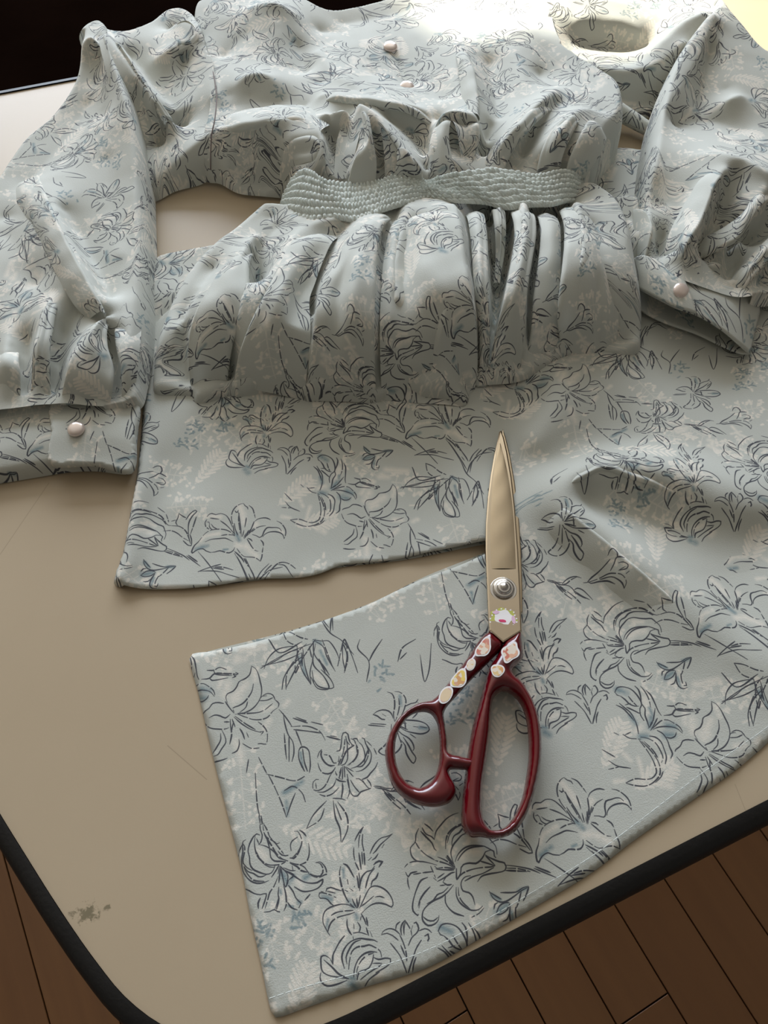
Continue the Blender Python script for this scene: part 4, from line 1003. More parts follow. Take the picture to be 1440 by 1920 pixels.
b_lines = [
    [(392, 245, 33), (455, 229, 48), (513, 219, 52), (560, 217, 54), (596, 236, 57), (607, 254, 58)],
    [(396, 315, 16), (440, 300, 24), (480, 325, 14), (520, 350, 8)], [(440, 340, 8), (500, 355, 6)], [(430, 265, 34), (470, 262, 36)],
    [(412, 205, 32), (460, 196, 33), (520, 190, 34), (575, 200, 36)],
    [(607, 258, 58), (568, 259, 53), (532, 270, 42), (506, 303, 25)], [(560, 249, 40), (528, 255, 33), (492, 285, 16)], [(548, 296, 34), (582, 286, 46)], [(606, 262, 58), (607, 298, 54), (602, 328, 46)], [(512, 328, 17), (540, 340, 16)],
    [(628, 262, 38), (636, 300, 37), (645, 332, 38)], [(616, 240, 42), (618, 300, 43), (622, 335, 40)],
    [(583, 219, 46), (625, 208, 56), (655, 194, 62), (671, 190, 64)],
    [(640, 235, 40), (665, 245, 42)],
    [(674, 194, 64), (683, 230, 61), (686, 262, 58), (670, 295, 53), (655, 332, 44)],
    [(671, 190, 64), (694, 204, 64), (714, 232, 62), (738, 268, 58), (748, 290, 52)],
    [(700, 255, 52), (708, 290, 46), (714, 325, 38)], [(722, 300, 40), (728, 325, 36)],
    [(742, 272, 56), (770, 294, 54), (786, 332, 42)], [(760, 325, 42)],
    [(690, 330, 42)],
    [(601, 176, 46), (640, 176, 48), (700, 184, 50), (757, 195, 50), (800, 210, 46), (822, 232, 38)],
    [(730, 225, 40), (775, 250, 34), (796, 285, 33), (800, 330, 34)],
    [(600, 158, 38), (625, 150, 44), (650, 150, 46), (662, 172, 46)],
    [(812, 250, 42), (820, 221, 55), (844, 207, 59), (870, 211, 58), (893, 218, 55), (897, 245, 52), (893, 265, 46)],
    [(802, 268, 50), (806, 298, 46), (820, 322, 40)], [(806, 268, 52), (835, 292, 50), (862, 314, 44)], [(850, 255, 44), (872, 285, 42)],
    [(885, 292, 30), (915, 308, 30)], [(910, 270, 36), (920, 240, 38)],
    [(915, 300, 42), (940, 265, 51), (963, 244, 55), (995, 212, 57), (1023, 186, 55), (1045, 165, 46)],
    [(950, 310, 40), (968, 318, 36)], [(976, 305, 34), (990, 265, 40), (1012, 228, 46), (1045, 195, 44)],
    [(1012, 312, 42), (1025, 270, 55), (1042, 238, 60), (1070, 214, 62), (1100, 203, 58), (1125, 210, 46)],
    [(1045, 310, 40), (1058, 275, 50)], [(1068, 310, 44), (1085, 270, 55), (1108, 240, 58), (1135, 245, 50)], [(1125, 300, 38), (1100, 320, 36)],
    [(858, 80, 36), (884, 125, 44), (893, 170, 49), (897, 215, 52)], [(915, 120, 30), (928, 180, 32), (935, 225, 38)], [(955, 90, 38), (980, 140, 42), (985, 185, 44)], [(1010, 140, 32), (1030, 165, 38)],
    [(735, 88, 28), (750, 125, 27), (764, 165, 28)], [(690, 80, 30), (700, 140, 32)], [(800, 80, 30), (810, 140, 32), (830, 190, 36)], [(770, 200, 40)],
    [(450, 22, 40), (485, 8, 47), (518, 4, 50), (552, 24, 42)], [(518, 40, 44), (528, 90, 38), (545, 130, 34)], [(470, 60, 38), (440, 80, 34), (420, 110, 30)], [(430, 180, 34), (452, 148, 42), (482, 136, 46), (508, 145, 44), (520, 175, 38)], [(470, 180, 34)],
    [(592, 95, 36), (620, 125, 42), (645, 145, 45)], [(560, 90, 30), (575, 140, 30)], [(600, 60, 26), (660, 60, 26)],
    [(640, 45, 24), (700, 35, 23), (800, 10, 24), (900, -15, 26)], [(960, 40, 36), (1000, 60, 40), (1030, 100, 38)], [(900, 40, 30), (870, 20, 28)], [(990, -10, 30)],
    [(376, 70, 32), (394, 120, 34), (404, 175, 36)],
    [(600, 350, 33), (650, 352, 35), (740, 345, 37), (800, 358, 33), (880, 340, 38), (1000, 345, 38), (1070, 338, 34)], [(640, 395, 26), (740, 385, 28), (900, 385, 28), (1000, 385, 28)],
]
bodice, BF = patch('bodice', b_out, b_lines, DRESS, h=.0016, ang=2.6, off=(.1, .1), alpha=.9, wrinkle=.2, step=.0025,
                   seams=[[(735, 88, 28), (750, 125, 27), (764, 165, 28)]])
keep(bodice, DRESS)

# ---- left sleeve, part next to the armhole
s_out = [(196, 52, 34, 5), (214, 80, 24, 6), (232, 96, 18, 6), (250, 96, 16, 6), (285, 76, 16, 6), (316, 42, 20, 6), (345, 34, 22, 6), (368, 46, 22, 6), (378, 66, 24, 3), (397, 115, 32, 0), (408, 175, 34, 0), (404, 230, 32, 0), (398, 255, 28, 0), (397, 318, 14, 0), (388, 341, 3, 4), (330, 359, 2, 5), (280, 380, 2, 5), (250, 340, 6, 0), (230, 240, 14, 0), (200, 120, 26, 0)]
s_lines = [[(200, 60, 50), (222, 92, 50), (248, 130, 47), (282, 180, 42), (320, 224, 30)], [(240, 105, 30), (262, 128, 28), (298, 172, 24), (335, 210, 25)], [(262, 180, 34), (280, 230, 24), (290, 270, 16)],
           [(322, 62, 26), (338, 64, 28)], [(316, 56, 36), (330, 42, 40), (348, 40, 42), (366, 56, 42), (366, 70, 40), (350, 78, 40), (330, 86, 40), (305, 102, 38), (280, 116, 32)], [(345, 110, 28), (340, 150, 27), (350, 200, 28)],
           [(376, 84, 37), (390, 130, 36), (400, 180, 36)], [(290, 350, 11), (320, 320, 17), (352, 286, 25), (396, 246, 34)], [(295, 290, 6), (325, 262, 8), (352, 240, 16)], [(300, 362, 6), (350, 336, 10), (378, 318, 14)]]
p, _ = patch('sleeve', s_out, s_lines, DRESS, h=.0017, ang=1.1, off=(.7, .4), alpha=.9, wrinkle=.12)
keep(p, DRESS)
p['label'] = 'upper sleeve beside the armhole seam'

# ---- left sleeve, long part ending in the buttoned cuff
l_out = [(149, 74, 34, 5), (152, 58, 38, 5), (166, 44, 40, 5), (186, 39, 42, 5), (203, 58, 36, 6), (226, 122, 18, 7), (247, 185, 12, 8), (268, 238, 8, 9), (282, 285, 5, 9), (290, 345, 4, 9), (293, 420, 3, 9), (295, 500, 3, 9), (295, 560, 4, 9), (291, 650, 5, 9), (276, 735, 8, 7), (262, 768, 10, 2),
         (200, 776, 12, 0), (100, 776, 12, 0), (0, 785, 11, 0), (-70, 795, 5, 4), (-110, 700, 2, 8), (-120, 560, 2, 8), (-80, 440, 2, 8), (-6, 384, 2, 8), (28, 338, 2, 8), (58, 300, 2, 8), (108, 260, 2, 8), (148, 215, 2, 8), (165, 182, 3, 7), (173, 150, 5, 6), (170, 116, 12, 5), (157, 96, 22, 5)]
l_lines = [[(192, 55, 54), (214, 122, 49), (238, 195, 45), (256, 268, 39), (266, 350, 34), (270, 450, 32), (270, 550, 30), (262, 650, 27), (246, 735, 21)],
           [(188, 80, 40), (190, 150, 32), (195, 220, 28)], [(160, 70, 48), (172, 60, 52)], [(178, 110, 34), (178, 160, 28)], [(166, 195, 24), (130, 252, 22), (80, 312, 21), (45, 352, 20)],
           [(120, 300, 24), (100, 345, 30), (105, 390, 36), (125, 440, 39), (160, 505, 40), (190, 570, 38)], [(66, 335, 25), (85, 360, 32), (100, 392, 36)],
           [(120, 395, 27), (145, 440, 24), (178, 505, 23), (205, 566, 24)], [(200, 300, 29), (212, 400, 27), (225, 480, 28)], [(240, 420, 28), (245, 520, 28)],
           [(194, 578, 39), (184, 600, 37), (155, 636, 38), (130, 676, 35), (120, 735, 24)], [(150, 580, 24), (125, 620, 20), (108, 670, 18), (102, 745, 14)], [(205, 600, 26), (200, 640, 20), (213, 690, 17), (210, 755, 14)],
           [(170, 650, 34), (175, 700, 32), (165, 750, 20)],
           [(235, 590, 32), (243, 670, 30), (232, 745, 20)], [(103, 545, 30), (86, 595, 36), (74, 660, 35), (72, 745, 22)], [(52, 640, 19), (48, 745, 14)], [(20, 600, 26), (10, 690, 30), (22, 755, 20)], [(-20, 640, 20), (-30, 750, 14)],
           [(8, 440, 20), (40, 480, 25), (70, 540, 22)], [(50, 400, 26), (10, 410, 18)], [(-40, 520, 22), (-60, 620, 20)], [(20, 540, 25)]]
p, _ = patch('sleeve', l_out, l_lines, DRESS, h=.0018, ang=-1.35, off=(.2, .55), alpha=.9, wrinkle=.15)
keep(p, DRESS)
p['label'] = 'long full sleeve at the left edge of the picture'
cuff_out = [(-75, 792, 3, 6), (0, 768, 8, 3), (60, 761, 9, 3), (100, 757, 9, 3), (180, 755, 9, 3), (256, 757, 6, 4), (260, 800, 3, 6), (252, 868, 2, 5), (246, 889, 1, 4), (180, 884, 1, 5), (130, 886, 1, 5), (60, 897, 1, 5), (0, 907, 1, 5), (-75, 918, 1, 5)]
cuff, _ = patch('cuff', cuff_out, [[(-40, 800, 12), (60, 780, 14), (180, 772, 14), (245, 775, 12)], [(-40, 850, 13), (60, 830, 14), (180, 815, 13.5), (250, 818, 12)], [(-40, 895, 10), (60, 880, 10), (180, 870, 10), (240, 872, 9)]], DRESS, h=.002, ang=.15, off=(.55, .1), wrinkle=.12)
keep(cuff, DRESS)
tab, _ = patch('placket_tab', [(97, 757, 14, 1.2), (180, 752, 14, 1.2), (258, 757, 12, 1.2), (257, 820, 11, 1.2), (248, 887, 9, 1.2), (180, 875, 11, 1.2), (95, 872, 12, 1.2), (96, 815, 14, 1.2)],
                  [[(98, 770, 16.2), (180, 766, 16.4), (250, 770, 14.5)], [(98, 818, 17), (180, 815, 17), (252, 820, 14.5)], [(98, 864, 15), (180, 862, 14), (245, 874, 11.5)]], DRESS, h=.0015, ang=.15, off=(.72, .42), wrinkle=.1, thick=.0008)
keep(tab, DRESS); tab.parent = cuff; tab.matrix_parent_inverse = cuff.matrix_parent_inverse @ Matrix.Identity(4)
tab.matrix_parent_inverse = (Matrix.Translation(DRESS.location) @ cuff.matrix_parent_inverse).inverted()

def button(px, py, z, r, parent, tilt=(0, 0)):
    x, y, zz = W(px, py, z)
    prof = [(0, .0026), (.35, .0026), (.6, .0024), (.8, .00195), (.93, .0014), (1.0, .0007), (1.0, .0), (.9, -.0006), (0, -.0006)]
    n = 28; V = []; Fc = []
    for (a, b) in prof:
        for k in range(n):
            t = 2 * math.pi * k / n; V.append((a * r * math.cos(t), a * r * math.sin(t), b))
    for i in range(len(prof) - 1):
        for k in range(n):
            Fc.append((i * n + k, (i + 1) * n + k, (i + 1) * n + (k + 1) % n, i * n + (k + 1) % n))
    R = Matrix.Rotation(math.radians(tilt[0]), 4, 'X') @ Matrix.Rotation(math.radians(tilt[1]), 4, 'Y')
    V = [tuple((R @ Vector(v)) + Vector((x, y, zz))) for v in V]
    o = new_mesh('button', V, Fc, M_PEARL, None)
    o.parent = parent
    off = Vector((0, 0, 0))
    o.matrix_parent_inverse = Matrix.Identity(4) if parent is None else (Matrix.Translation(DRESS.location) @ parent.matrix_parent_inverse).inverted() if parent is not DRESS else Matrix.Translation(DRESS.location).inverted()
    o['label'] = 'round pearly button'
    return o
button(143, 805, 18.2, .0052, cuff, (4, 0))
button(732, 88, 29.5, .0058, bodice, (8, 4))
button(763, 164, 31, .0058, bodice, (14, 6))

# ---- right sleeve, part next to the armhole lying in the sun
ru_out = [(1018, 60, 24, 0), (1012, -20, 18, 3), (1050, -55, 12, 6), (1120, -45, 12, 7), (1170, -26, 12, 7), (1214, 0, 12, 7), (1250, 28, 14, 6), (1275, 28, 20, 5), (1325, 11, 30, 5), (1350, 16, 34, 4), (1335, 80, 20, 0), (1300, 140, 8, 3), (1262, 190, 3, 4), (1232, 218, 2, 5), (1165, 218, 2, 5), (1118, 195, 6, 3), (1075, 158, 14, 0), (1040, 118, 20, 0)]
ru_lines = [[(1040, -14, 40), (1080, -12, 42), (1120, -7, 42), (1160, 3, 41), (1200, 20, 38), (1238, 44, 36)], [(1080, 38, 36), (1120, 38, 36), (1160, 44, 36), (1200, 58, 33)], [(1078, 84, 21), (1130, 85, 20), (1185, 93, 20), (1215, 88, 24)],
            [(1062, 98, 26), (1137, 112, 25), (1190, 116, 27), (1236, 86, 38), (1277, 46, 47), (1325, 20, 54)], [(1075, 122, 28), (1140, 136, 27), (1200, 138, 29), (1250, 112, 36), (1292, 78, 45)],
            [(1110, 168, 12), (1160, 190, 8), (1230, 190, 8)], [(1270, 140, 22), (1300, 110, 32)], [(1035, 60, 32), (1040, 95, 27)]]
p, _ = patch('sleeve', ru_out, ru_lines, DRESS, h=.0017, ang=.4, off=(.15, .7), alpha=.9)
keep(p, DRESS)
p['label'] = 'upper sleeve lying in the sun'

# rolled armhole seam on the right
def tube(name, pts, radii, mat, parent, seg=14, uvo=(0, 0)):
    C = Wa(pts); k = len(C)
    Q = catmull(np.hstack([C, np.array(radii)[:, None] / 1000.]), step=.002)
    n = len(Q); V = []; Fc = []; UV = []
    for i in range(n):
        t = Q[min(i + 1, n - 1), :3] - Q[max(i - 1, 0), :3]; t /= np.linalg.norm(t)
        s = np.cross(t, [0, 0, 1]); s /= np.linalg.norm(s) + 1e-9; u = np.cross(s, t)
        for j in range(seg):
            a = 2 * math.pi * j / seg
            V.append(Q[i, :3] + (s * math.cos(a) + u * math.sin(a)) * Q[i, 3]); UV.append((i * .002, Q[i, 3] * a))
    for i in range(n - 1):
        for j in range(seg): Fc.append((i * seg + j, i * seg + (j + 1) % seg, (i + 1) * seg + (j + 1) % seg, (i + 1) * seg + j))
    Fc.append(tuple(range(seg))[::-1]); Fc.append(tuple((n - 1) * seg + j for j in range(seg)))
    UV = np.array(UV); uv = fabric_uv(UV[:, 0], UV[:, 1], .5, uvo)
    o = new_mesh(name, V, Fc, mat, None, uv); keep(o, DRESS); return o
tube('armhole_roll', [(1000, 66, 36), (1030, 106, 32), (1070, 146, 27), (1115, 182, 21), (1165, 212, 13), (1222, 246, 8)], [2.5, 4.5, 6, 7, 6.5, 5], FAB, DRESS, uvo=(.3, .3))
tube('armhole_seam', [(376, 62, 30.5), (386, 90, 33), (396, 120, 35), (404, 160, 36.5), (406, 190, 37), (402, 228, 37), (397, 252, 34), (395, 290, 26), (395, 318, 17)], [.5] * 9, M_SEAM, DRESS, seg=8)

# ---- right sleeve, long part
r_out = [(1330, 17, 38, 5), (1344, 12, 40, 5), (1353, 34, 34, 6), (1360, 75, 24, 7), (1377, 113, 16, 8), (1407, 162, 8, 9), (1442, 186, 4, 9), (1520, 245, 3, 9), (1570, 350, 3, 9), (1550, 460, 3, 9), (1500, 548, 4, 8), (1440, 574, 12, 3), (1400, 574, 17, 0), (1376, 570, 20, 0), (1318, 553, 24, 0), (1284, 544, 25, 0), (1238, 528, 25, 0), (1204, 514, 21, 2), (1187, 496, 12, 5), (1181, 430, 6, 7), (1189, 350, 6, 9), (1198, 300, 6, 9), (1212, 238, 6, 9), (1242, 177, 6, 9), (1282, 122, 10, 9), (1316, 66, 22, 8)]
r_lines = [[(1340, 24, 56), (1318, 90, 49), (1288, 140, 46), (1254, 190, 46), (1230, 245, 44), (1213, 300, 43), (1208, 350, 38)], [(1347, 55, 48), (1362, 110, 42), (1398, 172, 38), (1440, 205, 36), (1500, 260, 30)],
           [(1330, 100, 38), (1320, 160, 33), (1310, 210, 30)], [(1262, 240, 32), (1330, 228, 29), (1400, 245, 32)], [(1360, 170, 34)], [(1366, 186, 42), (1390, 176, 42)],
           [(1212, 306, 44), (1240, 304, 42), (1290, 294, 46), (1346, 287, 53), (1390, 298, 56), (1440, 324, 54), (1490, 340, 44)],
           [(1368, 312, 54), (1340, 350, 53), (1330, 378, 51), (1311, 422, 49), (1284, 466, 43), (1264, 500, 32)], [(1300, 340, 44), (1270, 390, 35), (1255, 435, 29), (1245, 485, 22)], [(1230, 345, 36), (1240, 390, 30)],
           [(1378, 330, 46), (1358, 368, 38), (1346, 402, 30), (1324, 450, 21), (1300, 500, 17)], [(1400, 350, 48), (1385, 390, 42)],
           [(1445, 348, 51), (1412, 400, 46), (1382, 438, 42), (1346, 456, 35), (1308, 474, 25)], [(1415, 450, 18), (1370, 478, 15), (1345, 505, 13)], [(1450, 410, 26), (1430, 440, 20)],
           [(1480, 430, 36), (1440, 464, 38), (1411, 496, 36), (1392, 520, 31), (1372, 545, 22)], [(1380, 505, 17), (1360, 535, 14)], [(1440, 510, 22), (1415, 540, 18)],
           [(1196, 384, 32), (1209, 400, 37), (1221, 428, 39), (1217, 455, 36), (1206, 482, 30)], [(1192, 425, 28), (1194, 460, 22)], [(1240, 450, 22), (1228, 485, 19)], [(1232, 462, 28), (1226, 490, 24)],
           [(1330, 490, 26), (1348, 484, 27), (1344, 505, 22)], [(1520, 380, 36), (1500, 480, 24)]]
p, _ = patch('sleeve', r_out, r_lines, DRESS, h=.0017, ang=1.75, off=(.85, .15), alpha=.9, wrinkle=.12)
keep(p, DRESS)
p['label'] = 'long full sleeve at the right edge of the picture'

# ---- right cuff: an open flattened tube
def loft_cuff():
    up = Wa([(1182, 530, 13), (1200, 544, 20), (1220, 555, 23), (1266, 578, 25), (1307, 592, 25), (1353, 619, 22), (1385, 646, 16), (1405, 664, 9)])
    dn = Wa([(1182, 530, 13), (1184, 558, 11), (1199, 580, 9.5), (1240, 603, 8.5), (1307, 627, 8), (1353, 649, 8), (1388, 663, 8), (1405, 664, 9)])
    ub = Wa([(1187, 488, 22), (1198, 482, 27), (1213, 484, 30), (1248, 499, 30), (1284, 513, 29), (1345, 534, 26), (1390, 542, 22), (1432, 548, 12)])
    db = Wa([(1187, 488, 22), (1195, 500, 12), (1210, 512, 10), (1248, 528, 9), (1290, 545, 8), (1345, 560, 8), (1395, 562, 9), (1432, 548, 12)])
    n = 60; m = 16
    def rs(P):
        C = catmull(P, step=1e-9, maxn=30); t = np.linspace(0, len(C) - 1, n); i = np.minimum(t.astype(int), len(C) - 2); f = (t - i)[:, None]
        return C[i] * (1 - f) + C[i + 1] * f
    fr = np.vstack([rs(up), rs(dn)[::-1][1:-1]]); bk = np.vstack([rs(ub), rs(db)[::-1][1:-1]])
    k = len(fr); V = []; UV = []
    acc = np.concatenate([[0], np.cumsum(np.linalg.norm(np.diff(fr, axis=0), axis=1))])
    for j in range(m + 1):
        t = j / m
        P = fr * (1 - t) + bk * t
        P = P.copy(); P[:n, 2] += .0022 * math.sin(math.pi * t) * np.sin(np.pi * np.linspace(0, 1, n))
        V.append(P); UV.append(np.stack([acc, np.full(k, t * .03)], 1))
    V = np.vstack(V); UV = np.vstack(UV); Fc = []
    for j in range(m):
        for i in range(k): Fc.append((j * k + i, j * k + (i + 1) % k, (j + 1) * k + (i + 1) % k, (j + 1) * k + i))
    o = new_mesh('cuff', V, Fc, FAB, None, fabric_uv(UV[:, 0], UV[:, 1], -.5, (.4, .05))); keep(o, DRESS)
    s = o.modifiers.new('thickness', 'SOLIDIFY'); s.thickness = .0013; s.offset = 0
    o['label'] = 'open cuff with dark inside facing the viewer'
    # overlapping tab with the button
    a, b = rs(up)[:34], rs(ub)[:31]
    V = []; UV = []
    aa = np.linspace(0, 1, 34)
    bb = np.stack([np.interp(aa, np.linspace(0, 1, 31), b[:, q]) for q in range(3)], 1)
    for j in range(m + 1):
        t = j / m; P = a * (1 - t) + bb * t; P = P.copy()
        P[:, 2] += .0017 + .0026 * math.sin(math.pi * t) * np.sin(np.pi * np.linspace(.1, .6, 34))
        P[:, 1] -= .0006
        V.append(P); UV.append(np.stack([aa * .05, np.full(34, t * .03)], 1))
    V = np.vstack(V); UV = np.vstack(UV)
    Fc = [(j * 34 + i, j * 34 + i + 1, (j + 1) * 34 + i + 1, (j + 1) * 34 + i) for j in range(m) for i in range(33)]
    q = new_mesh('placket_tab', V, Fc, FAB, None, fabric_uv(UV[:, 0], UV[:, 1], -.5, (.1, .6)))
    q.parent = o; q.matrix_parent_inverse = (Matrix.Translation(DRESS.location) @ o.matrix_parent_inverse).inverted()
    s = q.modifiers.new('thickness', 'SOLIDIFY'); s.thickness = .0012; s.offset = 0
    return o
rc = loft_cuff()
button(1277, 546, 30.5, .0056, rc, (18, 8))
# ------------------------------------------------------------------ separate folds with rolled lips
def fold(parent, Lp, Rp, bulge=3.0, rl=0.0, rr=3.0, cap=None, ang=0., off=None, dips=(), n=46, m=22, sink=1.2, puck=0.0, name='fold', t0=(7.0, .2), t1=None, uvf=None):
    """a strip of cloth between two edge lines; a positive radius curls that edge under"""
    if cap is not None:
        Lp, Rp = front_cap([Lp, Rp], cap)
    A = Wa(Lp); B = Wa(Rp)
    def res(P):
        C = catmull(P, step=1e-9, maxn=40); d = np.linalg.norm(np.diff(C, axis=0), axis=1); a = np.concatenate([[0], np.cumsum(d)])
        t = np.linspace(0, len(C) - 1, n); i = np.minimum(t.astype(int), len(C) - 2); f = (t - i)[:, None]
        return C[i] * (1 - f) + C[i + 1] * f
    A = res(A); B = res(B)
    r = np.random.default_rng(int(abs(A[0, 0] * 1e5)) % 9973)
    if off is None: off = (r.uniform(), r.uniform())
    rl /= 1000.; rr /= 1000.; V = []; UV = []
    k = 7; K = None; vacc = 0.
    for j in range(n):
        a, b = A[j].copy(), B[j].copy()
        d = b - a; wd = np.linalg.norm(d); d = d / (wd + 1e-9); dh = d.copy(); dh[2] = 0; dh /= np.linalg.norm(dh) + 1e-9
        v = j / (n - 1); tap = 0.; sc_ = 1.
        if t0 and v < t0[1]: e_ = 1 - v / t0[1]; tap -= t0[0] * e_ * e_; sc_ = 1 - .6 * e_
        if t1 and v > 1 - t1[1]: e_ = 1 - (1 - v) / t1[1]; tap -= t1[0] * e_ * e_; sc_ = 1 - .6 * e_
        a[2] += tap / 1000.; b[2] += tap / 1000.
        lim = max(wd * .45, 1e-4); ql, qr = min(rl * sc_, lim), min(rr * sc_, lim)
        row = []
        if rl == 0: a = a - np.array([0, 0, sink / 1000.])
        if rr == 0: b = b - np.array([0, 0, sink / 1000.])
        ai = a + dh * ql; bi = b - dh * qr
        if rl > 0:
            for q in range(k, 0, -1):
                t = math.pi * .85 * q / k; row.append(ai - dh * ql * math.sin(t) + np.array([0, 0, ql * (math.cos(t) - 1)]))
        for q in range(m):
            u = q / (m - 1); p = ai * (1 - u) + bi * u
            zz = bulge / 1000. * math.sin(math.pi * u) * (0.35 + .65 * math.sin(math.pi * min(1, .15 + v * .85)))
            for (u0, amp, w_, v0, v1) in dips:
                if v0 < v < v1:
                    zz += amp / 1000. * math.exp(-((u - u0) / w_) ** 2) * math.sin(math.pi * (v - v0) / (v1 - v0))
            p = p + np.array([0, 0, zz]); row.append(p)
        if rr > 0:
            for q in range(1, k + 1):
                t = math.pi * .85 * q / k; row.append(bi + dh * qr * math.sin(t) + np.array([0, 0, qr * (math.cos(t) - 1)]))
        row = np.array(row)
        if j: vacc += np.linalg.norm((A[j] + B[j]) / 2 - (A[j - 1] + B[j - 1]) / 2)
        uacc = np.concatenate([[0], np.cumsum(np.linalg.norm(np.diff(row, axis=0), axis=1))]); uacc -= uacc[len(uacc) // 2]
        V.append(row); UV.append(np.stack([uacc, np.full(len(row), -vacc)], 1))
    c = len(V[0]); V = np.vstack(V); UV = np.vstack(UV)
    if puck:
        ph = r.uniform(0, 6, 3)
        V[:, 2] += puck / 1000. * (np.sin(UV[:, 0] * 900 + ph[0]) * np.exp(UV[:, 1] / .006))
    V[:, 2] += .00025 * (np.sin(V[:, 0] * 310 + V[:, 1] * 170) + np.sin(V[:, 0] * 130 - V[:, 1] * 260 + 1))
    V[:, 2] = np.maximum(V[:, 2], T + .0008)
    Fc = [(j * c + i, j * c + i + 1, (j + 1) * c + i + 1, (j + 1) * c + i) for j in range(n - 1) for i in range(c - 1)]
    o = new_mesh(name, V, Fc, FAB, None, fabric_uv(UV[:, 0], UV[:, 1], ang, off) if uvf is None else uvf(V[:, :2]))
    o.parent = parent; o.matrix_parent_inverse = (Matrix.Translation(DRESS.location) @ parent.matrix_parent_inverse).inverted()
    return o

G = G_EDGE
gf = lambda L, R, **k: fold(gather, L, R, cap=G, puck=.5, ang=-.2, t0=(10, .13), **k)
gf([(922, 378, 42), (928, 420, 42), (930, 470, 34), (926, 530, 26)], [(948, 380, 42), (950, 425, 42), (947, 470, 34), (938, 530, 26)], rl=3, rr=3, bulge=2)
gf([(448, 462, 34), (415, 500, 39), (385, 545, 42), (362, 590, 43), (351, 640, 42), (352, 690, 40), (358, 730, 34), (362, 748, 7)], [(474, 452, 34), (466, 495, 41), (465, 540, 45), (455, 585, 46), (437, 632, 46), (427, 685, 42), (424, 724, 34), (424, 741, 7)], rl=2.5, rr=3.5)
gf([(575, 418, 40), (537, 460, 46), (517, 503, 51), (497, 542, 53), (474, 588, 54), (452, 640, 54), (440, 690, 50), (437, 724, 38)], [(640, 418, 42), (612, 470, 45), (592, 520, 44), (580, 556, 43), (582, 610, 48), (581, 650, 50), (575, 700, 50), (571, 750, 12)], rl=3.5, rr=0, dips=[(.72, -7, .22, .1, .62), (.35, 3, .2, .3, .9)])
gf([(690, 398, 46), (655, 440, 51), (622, 498, 53), (600, 535, 53), (590, 580, 53), (585, 630, 55), (578, 690, 54), (571, 752, 11)], [(735, 388, 48), (716, 425, 54), (707, 478, 57), (704, 535, 58), (702, 610, 58), (703, 680, 56), (705, 725, 48), (708, 757, 11)], rl=3, rr=3.5, dips=[(.35, -5, .16, .25, .8), (.7, 2.5, .2, .2, .9)])
gf([(872, 378, 40), (882, 440, 45), (890, 540, 48), (899, 630, 47), (898, 690, 42), (893, 726, 11)], [(908, 378, 42), (915, 440, 47), (917, 540, 50), (920, 630, 49), (916, 690, 42), (912, 724, 11)], rl=0, rr=3.2)
gf([(745, 390, 45), (730, 430, 46), (720, 480, 48), (715, 535, 50), (712, 610, 52), (713, 680, 52), (715, 725, 46), (717, 753, 11)], [(853, 372, 50), (867, 415, 56), (875, 478, 59), (886, 547, 60), (895, 620, 60), (896, 690, 55), (888, 735, 44), (875, 763, 11)], rl=0, rr=3.5, bulge=4, dips=[(.28, -7, .13, .05, .75), (.12, 3, .07, .0, .6), (.6, -3, .15, .45, .95)])
gf([(1010, 380, 44), (1014, 440, 46), (1008, 500, 46), (1000, 560, 45), (996, 620, 46), (985, 680, 38), (976, 715, 11)], [(1046, 382, 44), (1052, 440, 44), (1052, 500, 42), (1056, 560, 42), (1066, 610, 46), (1070, 650, 38), (1066, 683, 9)], rl=2.5, rr=0)
gf([(958, 372, 44), (966, 430, 50), (958, 490, 53), (946, 550, 54), (930, 620, 54), (918, 685, 46), (912, 723, 11)], [(1003, 376, 44), (1007, 430, 48), (998, 490, 50), (989, 550, 51), (984, 620, 51), (977, 685, 42), (969, 717, 11)], rl=3.5, rr=3)
gf([(1053, 372, 45), (1060, 430, 51), (1056, 490, 55), (1049, 550, 56), (1048, 600, 56), (1054, 640, 48), (1062, 683, 9)], [(1100, 374, 32), (1128, 425, 36), (1147, 485, 40), (1158, 550, 42), (1160, 610, 42), (1154, 645, 34), (1150, 670, 9)], rl=3.5, rr=0, bulge=5, dips=[(.62, -4, .1, .4, .95), (.72, 2.5, .08, .4, .95)])

# left sleeve
sl = [o for o in DRESS.children if o.name.startswith('sleeve')]
SLU, SLL, SRU, SRL = sl[0], sl[1], sl[2], sl[3]
fold(SLL, [(10, 350, 20), (45, 400, 27), (76, 455, 32), (106, 515, 34), (138, 570, 32), (165, 598, 30)], [(70, 322, 27), (104, 402, 39), (128, 454, 42), (164, 520, 43), (187, 562, 42), (196, 584, 39)], rr=3, bulge=2, ang=-1.3, t0=(3, .12))
fold(SLL, [(191, 580, 39), (157, 628, 41), (131, 668, 39), (117, 712, 33), (110, 760, 17)], [(198, 592, 37), (199, 640, 35), (211, 685, 31), (209, 722, 27), (202, 760, 17)], rl=3, rr=2.5, bulge=3, ang=-1.3)
fold(SLL, [(206, 582, 34), (214, 640, 33), (224, 690, 30), (226, 760, 17)], [(258, 575, 31), (262, 640, 28), (256, 700, 24), (250, 760, 14)], rl=3, rr=0, bulge=2, ang=-1.3, t0=(12, .4))
fold(SLL, [(88, 548, 29), (72, 600, 36), (59, 660, 36), (54, 758, 17)], [(110, 546, 30), (98, 600, 37), (90, 660, 36), (94, 758, 17)], rl=2.5, rr=3, bulge=2, ang=-1.3)
fold(SLL, [(-2, 640, 28), (-10, 690, 30), (-8, 760, 16)], [(26, 640, 28), (34, 690, 31), (36, 760, 16)], rl=2.5, rr=2.5, bulge=2, ang=-1.3, t0=(8, .5))
